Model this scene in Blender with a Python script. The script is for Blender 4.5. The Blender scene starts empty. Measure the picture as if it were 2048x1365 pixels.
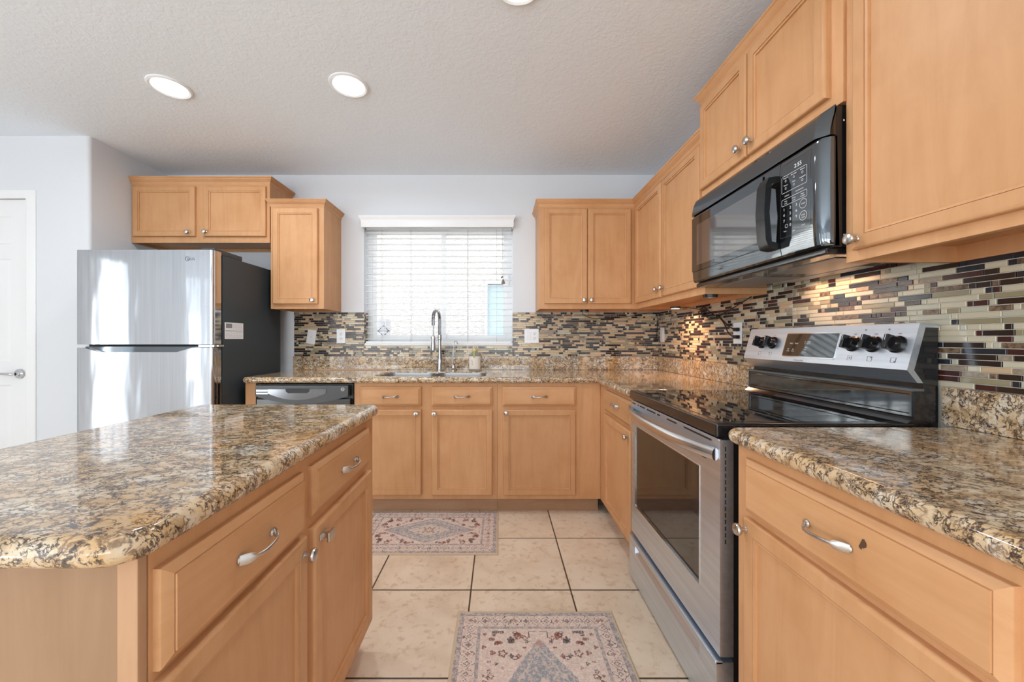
import bpy, bmesh, math, random
import numpy as np
from mathutils import Matrix, Vector

# ------------------------------------------------------------------ camera, world, light, exposure
scene = bpy.context.scene
COL = scene.collection
HC = 1.165                                             # camera height
cam_d = bpy.data.cameras.new('camera')
cam = bpy.data.objects.new('camera', cam_d); COL.objects.link(cam)
cam.location = (0, 0, HC); cam.rotation_euler = (math.radians(90), 0, 0)
cam_d.sensor_width = 36.0; cam_d.lens = 765.0 / 2048.0 * 36.0
cam_d.shift_x = 26.0 / 2048.0; cam_d.shift_y = -3.5 / 2048.0
cam_d.clip_start = 0.02
scene.camera = cam

world = bpy.data.worlds.new('daylight'); scene.world = world; world.use_nodes = True
bg = world.node_tree.nodes['Background']
bg.inputs[0].default_value = (0.93, 0.97, 1.0, 1); bg.inputs[1].default_value = 2.2

scene.view_settings.view_transform = 'Standard'
scene.view_settings.look = 'None'
scene.view_settings.gamma = 1.0
scene.view_settings.use_curve_mapping = False
scene.view_settings.exposure = 0.36
scene.cycles.use_denoising = True
scene.cycles.max_bounces = 10
scene.cycles.diffuse_bounces = 6
scene.cycles.glossy_bounces = 5
scene.cycles.transmission_bounces = 8
scene.cycles.transparent_max_bounces = 12
scene.cycles.caustics_reflective = False
scene.cycles.caustics_refractive = False
scene.cycles.sample_clamp_indirect = 6.0

def area_light(name, loc, rot, sx, sy, power, color=(1, 1, 1), disk=False, spread=180):
    d = bpy.data.lights.new(name, 'AREA'); d.shape = 'DISK' if disk else 'RECTANGLE'
    d.size = sx
    if not disk: d.size_y = sy
    d.energy = power; d.color = color; d.spread = math.radians(spread)
    o = bpy.data.objects.new(name, d); COL.objects.link(o)
    o.location = loc; o.rotation_euler = [math.radians(a) for a in rot]
    return o
# daylight lamps added outside unseen openings; patio and rear tilt up to fill the ceiling
DAY = (0.87, 0.945, 1.0)
area_light('daylight_side', (-4.78, .15, 1.05), (0, -97, 0), 2.0, .36, 9, DAY)
area_light('daylight_side_narrow', (-4.78, -1.12, 1.05), (0, -97, 0), 2.0, .20, 4.5, DAY)
area_light('daylight_fill_patio', (-5.33, -2.60, .80), (0, -126, 0), 2.1, 1.6, 125, DAY)
area_light('daylight_fill_rear', (-1.6, -4.20, 1.15), (130, 0, 0), 4.8, 1.7, 96, DAY)

def spot_light(name, loc, target, power, angle, blend, radius, color=(1, 1, 1)):
    d = bpy.data.lights.new(name, 'SPOT'); d.energy = power; d.spot_size = math.radians(angle); d.spot_blend = blend
    d.shadow_soft_size = radius; d.color = color
    o = bpy.data.objects.new(name, d); COL.objects.link(o); o.location = loc
    o.rotation_euler = (Vector(target) - Vector(loc)).to_track_quat('-Z', 'Y').to_euler(); return o
# added spot lights the far stretch of the neighbour's wall, for the microwave reflection
spot_light('added_yard_spot', (-4.6, 3.9, 5.2), (-4.75, 6.4, 1.7), 5500, 50, .25, .05, (1, .98, .94))

# ------------------------------------------------------------------ helpers
TOP = {}
def tag(o, label=None, cat=None, group=None, kind=None):
    if label: o['label'] = label
    if cat: o['category'] = cat
    if group: o['group'] = group
    if kind: o['kind'] = kind
    return o
def thing(name, label, cat, loc=(0, 0, 0), rz=0.0, group=None, kind=None):
    o = bpy.data.objects.new(name, None); COL.objects.link(o)
    o.empty_display_size = 0.05
    o.location = loc; o.rotation_euler = (0, 0, math.radians(rz))
    TOP[o.name] = Matrix.Translation(loc) @ Matrix.Rotation(math.radians(rz), 4, 'Z')
    tag(o, label, cat, group, kind)
    return o

class MB:
    """collects shapes into one mesh"""
    def __init__(s): s.bm = bmesh.new(); s.M = Matrix.Identity(4)
    def _fin(s, faces, m):
        for f in faces: f.material_index = m
    def box(s, x0, x1, y0, y1, z0, z1, b=0, seg=2, m=0, edges=None):
        n0 = set(s.bm.faces)
        r = bmesh.ops.create_cube(s.bm, size=1.0)
        vs = r['verts']
        for v in vs:
            v.co = Vector((x0 + (v.co.x + .5) * (x1 - x0), y0 + (v.co.y + .5) * (y1 - y0), z0 + (v.co.z + .5) * (z1 - z0)))
        if b > 0:
            es = set(e for v in vs for e in v.link_edges)
            if edges: es = [e for e in es if edges((e.verts[0].co + e.verts[1].co) / 2, (e.verts[1].co - e.verts[0].co).normalized())]
            bmesh.ops.bevel(s.bm, geom=list(es), offset=b, segments=seg, profile=0.5, affect='EDGES', clamp_overlap=True)
        new = [f for f in s.bm.faces if f not in n0]
        if s.M != Matrix.Identity(4):
            bmesh.ops.transform(s.bm, matrix=s.M, verts=list({v for f in new for v in f.verts}))
        s._fin(new, m); return s
    def face(s, pts, m=0):
        vs = [s.bm.verts.new(s.M @ Vector(p)) for p in pts]
        f = s.bm.faces.new(vs); f.material_index = m; return f
    def prism(s, poly, fn, a0, a1, m=0):
        """poly: 2D points, fn(u, v, w) -> 3D, extruded w from a0 to a1"""
        A = [s.bm.verts.new(s.M @ Vector(fn(u, v, a0))) for u, v in poly]
        B = [s.bm.verts.new(s.M @ Vector(fn(u, v, a1))) for u, v in poly]
        n = len(poly); fs = [s.bm.faces.new(A[::-1]), s.bm.faces.new(B)]
        for i in range(n): fs.append(s.bm.faces.new((A[i], A[(i + 1) % n], B[(i + 1) % n], B[i])))
        s._fin(fs, m); return s
    def lathe(s, prof, T=None, n=24, m=0, sy=1.0):
        T = s.M @ (T or Matrix.Identity(4)); rings = []
        for r, z in prof:
            if r < 1e-6: rings.append([s.bm.verts.new(T @ Vector((0, 0, z)))])
            else: rings.append([s.bm.verts.new(T @ Vector((r * math.cos(2 * math.pi * k / n), sy * r * math.sin(2 * math.pi * k / n), z))) for k in range(n)])
        fs = []
        for a, b in zip(rings, rings[1:]):
            for k in range(n):
                q = [a[k % len(a)], a[(k + 1) % len(a)], b[(k + 1) % len(b)], b[k % len(b)]]
                u = []
                for v in q:
                    if v not in u: u.append(v)
                if len(u) > 2: fs.append(s.bm.faces.new(u))
        if len(rings[0]) > 1 and len(rings[-1]) > 1:          # a ring: close it onto itself
            a, b = rings[-1], rings[0]
            for k in range(n): fs.append(s.bm.faces.new((a[k], a[(k + 1) % n], b[(k + 1) % n], b[k])))
        else:
            for e in (rings[0], rings[-1]):
                if len(e) > 1: fs.append(s.bm.faces.new(e))
        s._fin(fs, m); return s
    def tube(s, pts, r, n=10, m=0, cap=True, up=None, ry=None):
        """r: number or list; ry: second radius (along 'up')"""
        pts = [Vector(p) for p in pts]; N = len(pts)
        rs = r if isinstance(r, (list, tuple)) else [r] * N
        rys = ry if isinstance(ry, (list, tuple)) else ([ry] * N if ry else rs)
        rings = []; nrm = None
        for i, p in enumerate(pts):
            t = (pts[min(i + 1, N - 1)] - pts[max(i - 1, 0)]).normalized()
            if up is not None: a = t.cross(Vector(up)).normalized()
            elif nrm is None: a = t.cross(Vector((0, 0, 1)) if abs(t.z) < .9 else Vector((1, 0, 0))).normalized()
            else: a = (nrm - t * nrm.dot(t)).normalized()
            nrm = a; b = t.cross(a).normalized()
            rings.append([s.bm.verts.new(s.M @ (p + a * rs[i] * math.cos(2 * math.pi * k / n) + b * rys[i] * math.sin(2 * math.pi * k / n))) for k in range(n)])
        fs = []
        for a, b in zip(rings, rings[1:]):
            for k in range(n): fs.append(s.bm.faces.new((a[k], a[(k + 1) % n], b[(k + 1) % n], b[k])))
        if cap: fs += [s.bm.faces.new(rings[0][::-1]), s.bm.faces.new(rings[-1])]
        s._fin(fs, m); return s
    def rings(s, rects, m=0, back=True):
        """rects: list of (x0,x1,z0,z1,y) nested frames joined by mitred quads, last one filled"""
        R = []
        for x0, x1, z0, z1, y in rects:
            R.append([s.bm.verts.new(s.M @ Vector(p)) for p in ((x0, y, z0), (x1, y, z0), (x1, y, z1), (x0, y, z1))])
        fs = []
        for a, b in zip(R, R[1:]):
            for k in range(4): fs.append(s.bm.faces.new((a[k], a[(k + 1) % 4], b[(k + 1) % 4], b[k])))
        fs.append(s.bm.faces.new(R[-1]))
        if back: fs.append(s.bm.faces.new(R[0][::-1]))
        s._fin(fs, m); return s
    def sweep(s, path, prof, m=0, cap=True):
        """path: 2D polyline (x,y), prof: (out, z); outward = right-hand side of travel"""
        P = [Vector((p[0], p[1])) for p in path]; rings = []
        for i, p in enumerate(P):
            if i == 0: d = (P[1] - P[0]).normalized(); nn = Vector((d.y, -d.x)); k = 1
            elif i == len(P) - 1: d = (P[-1] - P[-2]).normalized(); nn = Vector((d.y, -d.x)); k = 1
            else:
                d1 = (P[i] - P[i - 1]).normalized(); d2 = (P[i + 1] - P[i]).normalized()
                n1 = Vector((d1.y, -d1.x)); n2 = Vector((d2.y, -d2.x)); nn = (n1 + n2).normalized(); k = 1 / max(.2, nn.dot(n1))
            rings.append([s.bm.verts.new(s.M @ Vector((p.x + nn.x * o * k, p.y + nn.y * o * k, z))) for o, z in prof])
        fs = []; n = len(prof)
        for a, b in zip(rings, rings[1:]):
            for k in range(n): fs.append(s.bm.faces.new((a[k], a[(k + 1) % n], b[(k + 1) % n], b[k])))
        if cap: fs += [s.bm.faces.new(rings[0][::-1]), s.bm.faces.new(rings[-1])]
        s._fin(fs, m); return s
    def add_mesh(s, me, T=Matrix.Identity(4), m=0):
        n0 = len(s.bm.faces); v0 = len(s.bm.verts)
        s.bm.from_mesh(me); s.bm.verts.ensure_lookup_table(); s.bm.faces.ensure_lookup_table()
        bmesh.ops.transform(s.bm, matrix=s.M @ T, verts=s.bm.verts[v0:])
        for f in s.bm.faces[n0:]: f.material_index = m
        return s

def obj(name, mb, mats, parent=None, world=False, loc=None, sharp=35, kind=None, recalc=True):
    bm = mb.bm
    if recalc: bmesh.ops.recalc_face_normals(bm, faces=bm.faces)
    if parent is not None and world:
        r = parent
        while r.parent: r = r.parent
        bmesh.ops.transform(bm, matrix=TOP.get(r.name, Matrix.Identity(4)).inverted(), verts=bm.verts)
    if loc is not None: bmesh.ops.translate(bm, vec=-Vector(loc), verts=bm.verts)
    for f in bm.faces: f.smooth = True
    lim = math.radians(sharp)
    for e in bm.edges:
        if len(e.link_faces) != 2 or e.calc_face_angle(0) > lim: e.smooth = False
    me = bpy.data.meshes.new(name); bm.to_mesh(me); bm.free()
    for mt in (mats if isinstance(mats, (list, tuple)) else [mats]): me.materials.append(mt)
    o = bpy.data.objects.new(name, me); COL.objects.link(o)
    if len(me.polygons) < 20000:
        wn = o.modifiers.new('normals', 'WEIGHTED_NORMAL'); wn.keep_sharp = True; wn.weight = 100
    if parent is not None: o.parent = parent
    if loc is not None: o.location = loc
    if kind: o['kind'] = kind
    return o
def solo(name, mb, mats, label, cat, loc, group=None, sharp=35):
    o = obj(name, mb, mats, None, loc=loc, sharp=sharp)
    TOP[o.name] = Matrix.Translation(loc)
    return tag(o, label, cat, group)
def struct(name, mb, mats, parent=None, sharp=35):
    o = obj(name, mb, mats, parent, sharp=sharp)
    if parent is None: o['kind'] = 'structure'
    return o
def dup(root, loc, label=None, rz=None):
    r = root.copy(); COL.objects.link(r); r.location = loc
    if rz is not None: r.rotation_euler = (0, 0, math.radians(rz))
    if label: r['label'] = label
    TOP[r.name] = Matrix.Translation(loc)
    for ch in list(root.children):
        c = ch.copy(); COL.objects.link(c); c.parent = r
        for g in list(ch.children):
            d = g.copy(); COL.objects.link(d); d.parent = c
    return r

def text_mesh(txt, size, depth=0.0003, align='LEFT'):
    c = bpy.data.curves.new('lettering', 'FONT'); c.body = txt; c.size = size; c.extrude = depth
    c.align_x = align; c.resolution_u = 3
    o = bpy.data.objects.new('lettering', c); COL.objects.link(o)
    dg = bpy.context.evaluated_depsgraph_get(); dg.update()
    me = bpy.data.meshes.new_from_object(o.evaluated_get(dg))
    bpy.data.objects.remove(o); bpy.data.curves.remove(c)
    return me
def frame(origin, xdir, ydir):
    """matrix whose x,y axes lie along xdir,ydir"""
    x = Vector(xdir).normalized(); z = x.cross(Vector(ydir)).normalized(); y = z.cross(x)
    M = Matrix((x, y, z)).transposed().to_4x4(); M.translation = Vector(origin); return M
def round_poly(pts, n=8):
    """pts: (x, y, r) -> polyline with rounded corners"""
    out = []; N = len(pts)
    for i, (x, y, r) in enumerate(pts):
        p = Vector((x, y))
        if r <= 0: out.append((x, y)); continue
        a = (Vector(pts[i - 1][:2]) - p).normalized(); b = (Vector(pts[(i + 1) % N][:2]) - p).normalized()
        half = a.angle(b) / 2; t = r / math.tan(half)
        c = p + (a + b).normalized() * (r / math.sin(half))
        p0 = p + a * t - c; p1 = p + b * t - c
        a0 = math.atan2(p0.y, p0.x); a1 = math.atan2(p1.y, p1.x); d = (a1 - a0 + math.pi) % (2 * math.pi) - math.pi
        for k in range(n + 1):
            an = a0 + d * k / n; out.append((c.x + r * math.cos(an), c.y + r * math.sin(an)))
    return out
def slab(outlines, bevel, z, res=5):
    """flat slab with half-round edges; outlines are the inset paths (holes allowed)"""
    c = bpy.data.curves.new('outline', 'CURVE'); c.dimensions = '2D'; c.fill_mode = 'BOTH'
    c.bevel_depth = bevel; c.bevel_resolution = res; c.extrude = 0.0
    for pl in outlines:
        sp = c.splines.new('POLY'); sp.points.add(len(pl) - 1); sp.use_cyclic_u = True
        for q, p in zip(sp.points, pl): q.co = (p[0], p[1], 0, 1)
    o = bpy.data.objects.new('outline', c); COL.objects.link(o)
    dg = bpy.context.evaluated_depsgraph_get(); dg.update()
    me = bpy.data.meshes.new_from_object(o.evaluated_get(dg))
    bpy.data.objects.remove(o); bpy.data.curves.remove(c)
    mb = MB(); mb.add_mesh(me, Matrix.Translation((0, 0, z)))
    bmesh.ops.remove_doubles(mb.bm, verts=mb.bm.verts, dist=1e-5)
    return mb

# ------------------------------------------------------------------ materials
def mat(name, color=(.8, .8, .8), rough=.5, metal=0.0, coat=0.0, spec=.5, trans=0.0, ior=1.45, emit=None, es=0, alpha=1):
    m = bpy.data.materials.new(name); m.use_nodes = True
    b = m.node_tree.nodes['Principled BSDF']
    b.inputs['Base Color'].default_value = (*color, 1); b.inputs['Roughness'].default_value = rough
    b.inputs['Metallic'].default_value = metal; b.inputs['Coat Weight'].default_value = coat
    b.inputs['Coat Roughness'].default_value = .04
    b.inputs['Specular IOR Level'].default_value = spec; b.inputs['Transmission Weight'].default_value = trans
    b.inputs['IOR'].default_value = ior; b.inputs['Alpha'].default_value = alpha
    if emit: b.inputs['Emission Color'].default_value = (*emit, 1); b.inputs['Emission Strength'].default_value = es
    return m
class NT:
    def __init__(s, m): s.t = m.node_tree; s.b = s.t.nodes['Principled BSDF']; s.L = s.t.links.new
    def n(s, ty, **kw):
        x = s.t.nodes.new(ty)
        for k, v in kw.items():
            if k in x.inputs and not hasattr(x, k): x.inputs[k].default_value = v
            elif hasattr(x, k): setattr(x, k, v)
        return x
    def coord(s, scale=(1, 1, 1), rnd=False, rot=(0, 0, 0)):
        tc = s.n('ShaderNodeTexCoord'); mp = s.n('ShaderNodeMapping')
        mp.inputs['Scale'].default_value = scale; mp.inputs['Rotation'].default_value = rot
        s.L(tc.outputs['Object'], mp.inputs['Vector'])
        if rnd:
            oi = s.n('ShaderNodeObjectInfo'); mu = s.n('ShaderNodeMath', operation='MULTIPLY'); mu.inputs[1].default_value = 37.0
            s.L(oi.outputs['Random'], mu.inputs[0]); s.L(mu.outputs[0], mp.inputs['Location'])
        return mp.outputs['Vector']
    def noise(s, vec, scale, detail=3, rough=.5, dist=0.0):
        x = s.n('ShaderNodeTexNoise'); x.inputs['Scale'].default_value = scale; x.inputs['Detail'].default_value = detail
        x.inputs['Roughness'].default_value = rough; x.inputs['Distortion'].default_value = dist
        s.L(vec, x.inputs['Vector']); return x
    def ramp(s, fac, stops, interp='LINEAR'):
        x = s.n('ShaderNodeValToRGB'); x.color_ramp.interpolation = interp
        while len(x.color_ramp.elements) < len(stops): x.color_ramp.elements.new(.5)
        for e, (p, c) in zip(x.color_ramp.elements, stops):
            e.position = p; e.color = (*c, 1) if len(c) == 3 else c
        s.L(fac, x.inputs['Fac']); return x.outputs['Color']
    def mix(s, fac, a, b, mode='MIX'):
        x = s.n('ShaderNodeMix', data_type='RGBA', blend_type=mode)
        for v, i in ((fac, 0), (a, 6), (b, 7)):
            if isinstance(v, (int, float)): x.inputs[i].default_value = v
            elif isinstance(v, tuple): x.inputs[i].default_value = (*v, 1)
            else: s.L(v, x.inputs[i])
        return x.outputs[2]
    def bump(s, h, strength, dist=.01):
        x = s.n('ShaderNodeBump'); x.inputs['Strength'].default_value = strength; x.inputs['Distance'].default_value = dist
        s.L(h, x.inputs['Height']); s.L(x.outputs['Normal'], s.b.inputs['Normal']); return x
    def color(s, c): s.L(c, s.b.inputs['Base Color'])
def G(v): return (v, v, v)

def wood(name, scale, c1, c2, c3):
    m = mat(name, c1, .42, coat=.0, spec=.32); t = NT(m)
    v = t.coord(scale, rnd=True)
    n1 = t.noise(v, 3.0, 6, .62, 1.2)
    c = t.ramp(n1.outputs['Fac'], [(.22, c2), (.52, c1), (.82, c3)])
    v2 = t.coord((1, 1, 1), rnd=True); n2 = t.noise(v2, 4.5, 4, .6)
    blot = t.ramp(n2.outputs['Fac'], [(.3, (.93, .88, .82)), (.5, (1.0, .99, .98)), (.68, (1.03, 1.04, 1.05))])
    oi = t.n('ShaderNodeObjectInfo')
    tone = t.ramp(oi.outputs['Random'], [(0, (.93, .92, .90)), (1, (1.05, 1.05, 1.05))])
    t.color(t.mix(1.0, t.mix(1.0, c, blot, 'MULTIPLY'), tone, 'MULTIPLY'))
    t.bump(n1.outputs['Fac'], .04, .002)
    return m
WC = ((.60, .325, .158), (.54, .282, .128), (.645, .362, .188))
WOODV = wood('maple_vertical', (5, 5, .6), *WC)
WOODH = wood('maple_horizontal', (.6, 5, 5), *WC)
WOODY = wood('maple_lengthwise', (9, .8, 9), *WC)
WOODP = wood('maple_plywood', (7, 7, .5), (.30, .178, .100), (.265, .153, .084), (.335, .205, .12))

def granite(name, off):
    m = mat(name, (.5, .35, .2), .07, spec=.5, coat=.35); t = NT(m)
    v = t.coord((1, 1, 1)); 
    mp = t.n('ShaderNodeMapping'); mp.inputs['Location'].default_value = (off, off * .7, 0); mp.inputs['Rotation'].default_value = (.3, .2, .5)
    mp.inputs['Scale'].default_value = (1.0, 1.35, 1.1)
    t.L(v, mp.inputs['Vector']); v = mp.outputs['Vector']
    w = t.noise(v, 28, 3); vm = t.n('ShaderNodeVectorMath', operation='MULTIPLY_ADD')
    t.L(w.outputs['Color'], vm.inputs[0]); vm.inputs[1].default_value = (.035, .035, .035); t.L(v, vm.inputs[2])
    vv = vm.outputs[0]
    big = t.noise(vv, 20, 4, .55)
    base = t.ramp(big.outputs['Fac'], [(.30, (.38, .26, .14)), (.42, (.56, .40, .235)), (.52, (.64, .50, .34)), (.62, (.70, .61, .48)), (.72, (.50, .46, .40))])
    gold = t.noise(v, 8, 3)
    base = t.mix(t.ramp(gold.outputs['Fac'], [(.47, G(0)), (.62, G(.65))]), base, (.60, .36, .15))
    def ridge(sc, lo, hi, amt, col, msc, mlo):
        nonlocal base
        r = t.noise(vv, sc, 4, .62); k = t.noise(v, msc, 3, .6)
        c0 = (lo + hi) / 2
        a = t.ramp(r.outputs['Fac'], [(lo, G(0)), (c0 - .008, G(amt)), (c0 + .008, G(amt)), (hi, G(0))])
        b = t.ramp(k.outputs['Fac'], [(mlo, G(0)), (mlo + .08, G(1))])
        base = t.mix(t.mix(1.0, a, b, 'MULTIPLY'), base, col)
    ridge(26, .45, .55, .80, (.17, .095, .05), 14, .38)
    ridge(44, .455, .545, .95, (.036, .024, .020), 22, .41)
    d1 = t.noise(vv, 58, 4, .65)
    base = t.mix(t.ramp(d1.outputs['Fac'], [(.60, G(0)), (.65, G(.92))]), base, (.05, .034, .030))
    d2 = t.noise(v, 24, 5, .72, .5)
    base = t.mix(t.ramp(d2.outputs['Fac'], [(.615, G(0)), (.65, G(.9))]), base, (.035, .035, .048))
    t.color(base); return m
GRAN = granite('granite_gold', 0.0)

WALL = mat('wall_paint', (.715, .74, .775), .65); _t = NT(WALL)
_n = _t.noise(_t.coord(), 55, 3); _t.bump(_n.outputs['Fac'], .10, .003)
CEIL = mat('ceiling_texture_paint', (.84, .895, .96), .75); _t = NT(CEIL)
_n = _t.noise(_t.coord(), 38, 4, .6, .5); _t.bump(_t.ramp(_n.outputs['Fac'], [(.45, G(0)), (.56, G(1))]), .22, .003)
WHITE = mat('white_trim_paint', (.82, .83, .84), .35)
VINYL = mat('white_vinyl', (.80, .81, .82), .35)
SLAT = mat('white_slat', (.86, .87, .88), .4)
PLATE = mat('white_plastic', (.85, .86, .88), .3)
SLOT = mat('dark_slot', (.02, .02, .02), .5)
BLACKP = mat('black_plastic', (.012, .012, .013), .35)
BLACKG = mat('piano_black', (.008, .008, .009), .05, spec=.5, ior=2.5)
BLACKGL = mat('black_glass', (.006, .006, .007), .03, spec=.5, ior=2.3)
for _m in (BLACKG, BLACKGL): _m.node_tree.nodes['Principled BSDF'].inputs['Specular Tint'].default_value = (.82, .92, 1.0, 1)
BLACKE = mat('black_enamel', (.010, .010, .011), .16, spec=.6, coat=.3)
RUBBER = mat('black_rubber', (.012, .012, .013), .55)
FAUC = mat('faucet_metal', (.48, .49, .51), .20, metal=1.0)
CHROME = mat('chrome', (.72, .73, .75), .10, metal=1.0)
NICKEL = mat('brushed_nickel', (.60, .57, .54), .27, metal=1.0)
STEELB = mat('dull_steel', (.50, .51, .52), .38, metal=1.0)
BLACKK = mat('glossy_black_plastic', (.010, .010, .011), .14, spec=.5)
PRINTD = mat('dark_print', (.07, .07, .075), .5)
def brushed(name, col, rough, sc, st, wav=0.0):
    m = mat(name, col, rough, metal=1.0); t = NT(m)
    n = t.noise(t.coord(sc), 60, 3, .6)
    c = t.ramp(n.outputs['Fac'], [(.3, tuple(x * .90 for x in col)), (.7, tuple(min(1, x * 1.05) for x in col))]); t.color(c)
    if wav:
        n2 = t.noise(t.coord((3.2, 1, .55)), 2.2, 2, .5)
        b = t.bump(n2.outputs['Fac'], wav, .02)
    else: t.bump(n.outputs['Fac'], st, .0006)
    return m
STEEL = brushed('brushed_steel', (.70, .78, .88), .38, (1, .03, 1), .10)
FRIDGE = brushed('polished_steel_doors', (.56, .575, .60), .08, (1, 1, .02), .0, wav=.12)
FSIDE = mat('grey_textured_side', (.050, .060, .068), .42, spec=.25); _t = NT(FSIDE)
_n = _t.noise(_t.coord(), 160, 2); _t.bump(_n.outputs['Fac'], .25, .0015)
FILT = mat('grease_filter', (.35, .35, .36), .4, metal=1.0)
GLASS = mat('clear_glass', (1, 1, 1), 0.0, trans=1.0, ior=1.02)
WINGLASS = mat('window_glass', (1, 1, 1), 0.0, alpha=.08, spec=.5)
CREAMLBL = mat('cream_label', (.78, .70, .60), .5)
GREENT = mat('yellow_green_tag', (.42, .43, .08), .5)
GREYTXT = mat('grey_print', (.25, .25, .26), .5)
WHITETXT = mat('white_print', (.75, .75, .75), .5)
LEDTXT = mat('clock_digits', (.5, .55, .55), .5, emit=(.75, .85, .85), es=.35)
LAMPW = mat('lamp_diffuser', (1, 1, 1), .5, emit=(1, .99, .97), es=6.0)
LAMPWARM = mat('warm_lamp', (1, .8, .6), .5, emit=(1, .72, .48), es=3.0)
CORD = mat('grey_cord', (.42, .42, .43), .6)
TASSEL = mat('worn_tassel', (.22, .17, .14), .6)
CLOTHW = mat('stone_stopper', (.5, .48, .45), .6)

# ------------------------------------------------------------------ the room
XR, YB, ZC = 1.315, 3.14, 2.515            # right wall, back wall, ceiling
XL, YF = -4.5, -3.5                        # left wall of the open room, wall behind the camera
WX0, WX1, WZ0, WZ1 = -1.108, .115, 1.120, 2.125   # window opening
XA, YP = -2.72, 2.537                      # fridge alcove side, pantry wall plane
CT = .915                                  # counter top height

# tiled floor
m = mat('floor_tile', (.6, .45, .33), .30, spec=.4, coat=.1); t = NT(m)
T = .4625
co = t.coord((1, 1, 1)); sx = t.n('ShaderNodeSeparateXYZ'); t.L(co, sx.inputs[0])
def axis_line(out, off):
    a = t.n('ShaderNodeMath', operation='ADD'); a.inputs[1].default_value = off; t.L(out, a.inputs[0])
    d = t.n('ShaderNodeMath', operation='DIVIDE'); d.inputs[1].default_value = T; t.L(a.outputs[0], d.inputs[0])
    f = t.n('ShaderNodeMath', operation='FRACT'); t.L(d.outputs[0], f.inputs[0])
    p = t.n('ShaderNodeMath', operation='PINGPONG'); p.inputs[1].default_value = .5; t.L(f.outputs[0], p.inputs[0])
    fl = t.n('ShaderNodeMath', operation='FLOOR'); t.L(d.outputs[0], fl.inputs[0])
    return p.outputs[0], fl.outputs[0]
px, ix = axis_line(sx.outputs[0], .13 + 10 * T); py, iy = axis_line(sx.outputs[1], 10 * T - 1.776 + 4 * T)
mn = t.n('ShaderNodeMath', operation='MINIMUM'); t.L(px, mn.inputs[0]); t.L(py, mn.inputs[1])
gm = t.ramp(mn.outputs[0], [(.0, G(1)), (.0062, G(1)), (.0085, G(0))])
cb = t.n('ShaderNodeCombineXYZ'); t.L(ix, cb.inputs[0]); t.L(iy, cb.inputs[1])
wn = t.n('ShaderNodeTexWhiteNoise'); t.L(cb.outputs[0], wn.inputs['Vector'])
ad = t.n('ShaderNodeVectorMath', operation='MULTIPLY_ADD'); t.L(wn.outputs['Color'], ad.inputs[0]); ad.inputs[1].default_value = (7, 7, 7); t.L(co, ad.inputs[2])
n1 = t.noise(ad.outputs[0], 4.5, 6, .62, .3); n2 = t.noise(ad.outputs[0], 30, 4, .6)
c = t.ramp(n1.outputs['Fac'], [(.3, (.66, .51, .37)), (.5, (.77, .62, .47)), (.7, (.82, .69, .54))])
c = t.mix(t.ramp(n2.outputs['Fac'], [(.54, G(0)), (.68, G(.5))]), c, (.50, .33, .19))
t.color(t.mix(gm, c, (.035, .022, .014)))
inv = t.ramp(mn.outputs[0], [(.0, G(0)), (.006, G(0)), (.011, G(1))]); t.bump(inv, .5, .003)
FLOOR = m
mb = MB(); mb.box(XL - .15, XR + .15, YF - .15, YB + .15, -.10, 0); struct('floor', mb, FLOOR)
mb = MB(); mb.box(XL - .15, XR + .15, YF - .15, YB + .15, ZC, ZC + .12); struct('ceiling', mb, CEIL)
# back wall with the window opening
mb = MB()
mb.box(XL - .15, WX0, YB, YB + .15, 0, ZC); mb.box(WX1, XR + .15, YB, YB + .15, 0, ZC)
mb.box(WX0, WX1, YB, YB + .15, 0, WZ0); mb.box(WX0, WX1, YB, YB + .15, WZ1, ZC)
struct('wall_back', mb, WALL)
mb = MB(); mb.box(XR, XR + .15, YF - .15, YB, 0, ZC); struct('wall_right', mb, WALL)
# pantry wall (door in it), its right end is the side of the fridge alcove
DX0, DX1, DZ = -3.885, -3.122, 2.100
mb = MB()
mb.box(DX1, XA, YP, YB, 0, ZC, b=.022, seg=5, edges=lambda c, d: abs(d.z) > .9 and c.x > XA - .01 and c.y < YP + .01)
mb.box(XL, DX0, YP, YB, 0, ZC); mb.box(DX0, DX1, YP, YB, DZ, ZC)
mb.box(DX0, DX1, YB - .3, YB, 0, DZ)
struct('wall_pantry', mb, WALL)
# left wall with the patio opening, rear wall with windows
mb = MB()
for a, b in ((YF, -3.4), (-1.8, -1.22), (-1.02, -.03), (.33, YB)): mb.box(XL - .15, XL, a, b, 0, ZC)
for a, b in ((-3.4, -1.8), (-1.22, -1.02), (-.03, .33)): mb.box(XL - .15, XL, a, b, 2.08, ZC); mb.box(XL - .15, XL, a, b, 0, .04)
struct('wall_left', mb, WALL)
mb = MB()
segs = [(-4.0, -1.75), (-1.45, .8)]
mb.box(XL, segs[0][0], YF - .15, YF, 0, ZC); mb.box(segs[0][1], segs[1][0], YF - .15, YF, 0, ZC); mb.box(segs[1][1], XR, YF - .15, YF, 0, ZC)
for a, b in segs: mb.box(a, b, YF - .15, YF, 0, .7); mb.box(a, b, YF - .15, YF, 2.2, ZC)
struct('wall_rear', mb, WALL)

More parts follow.
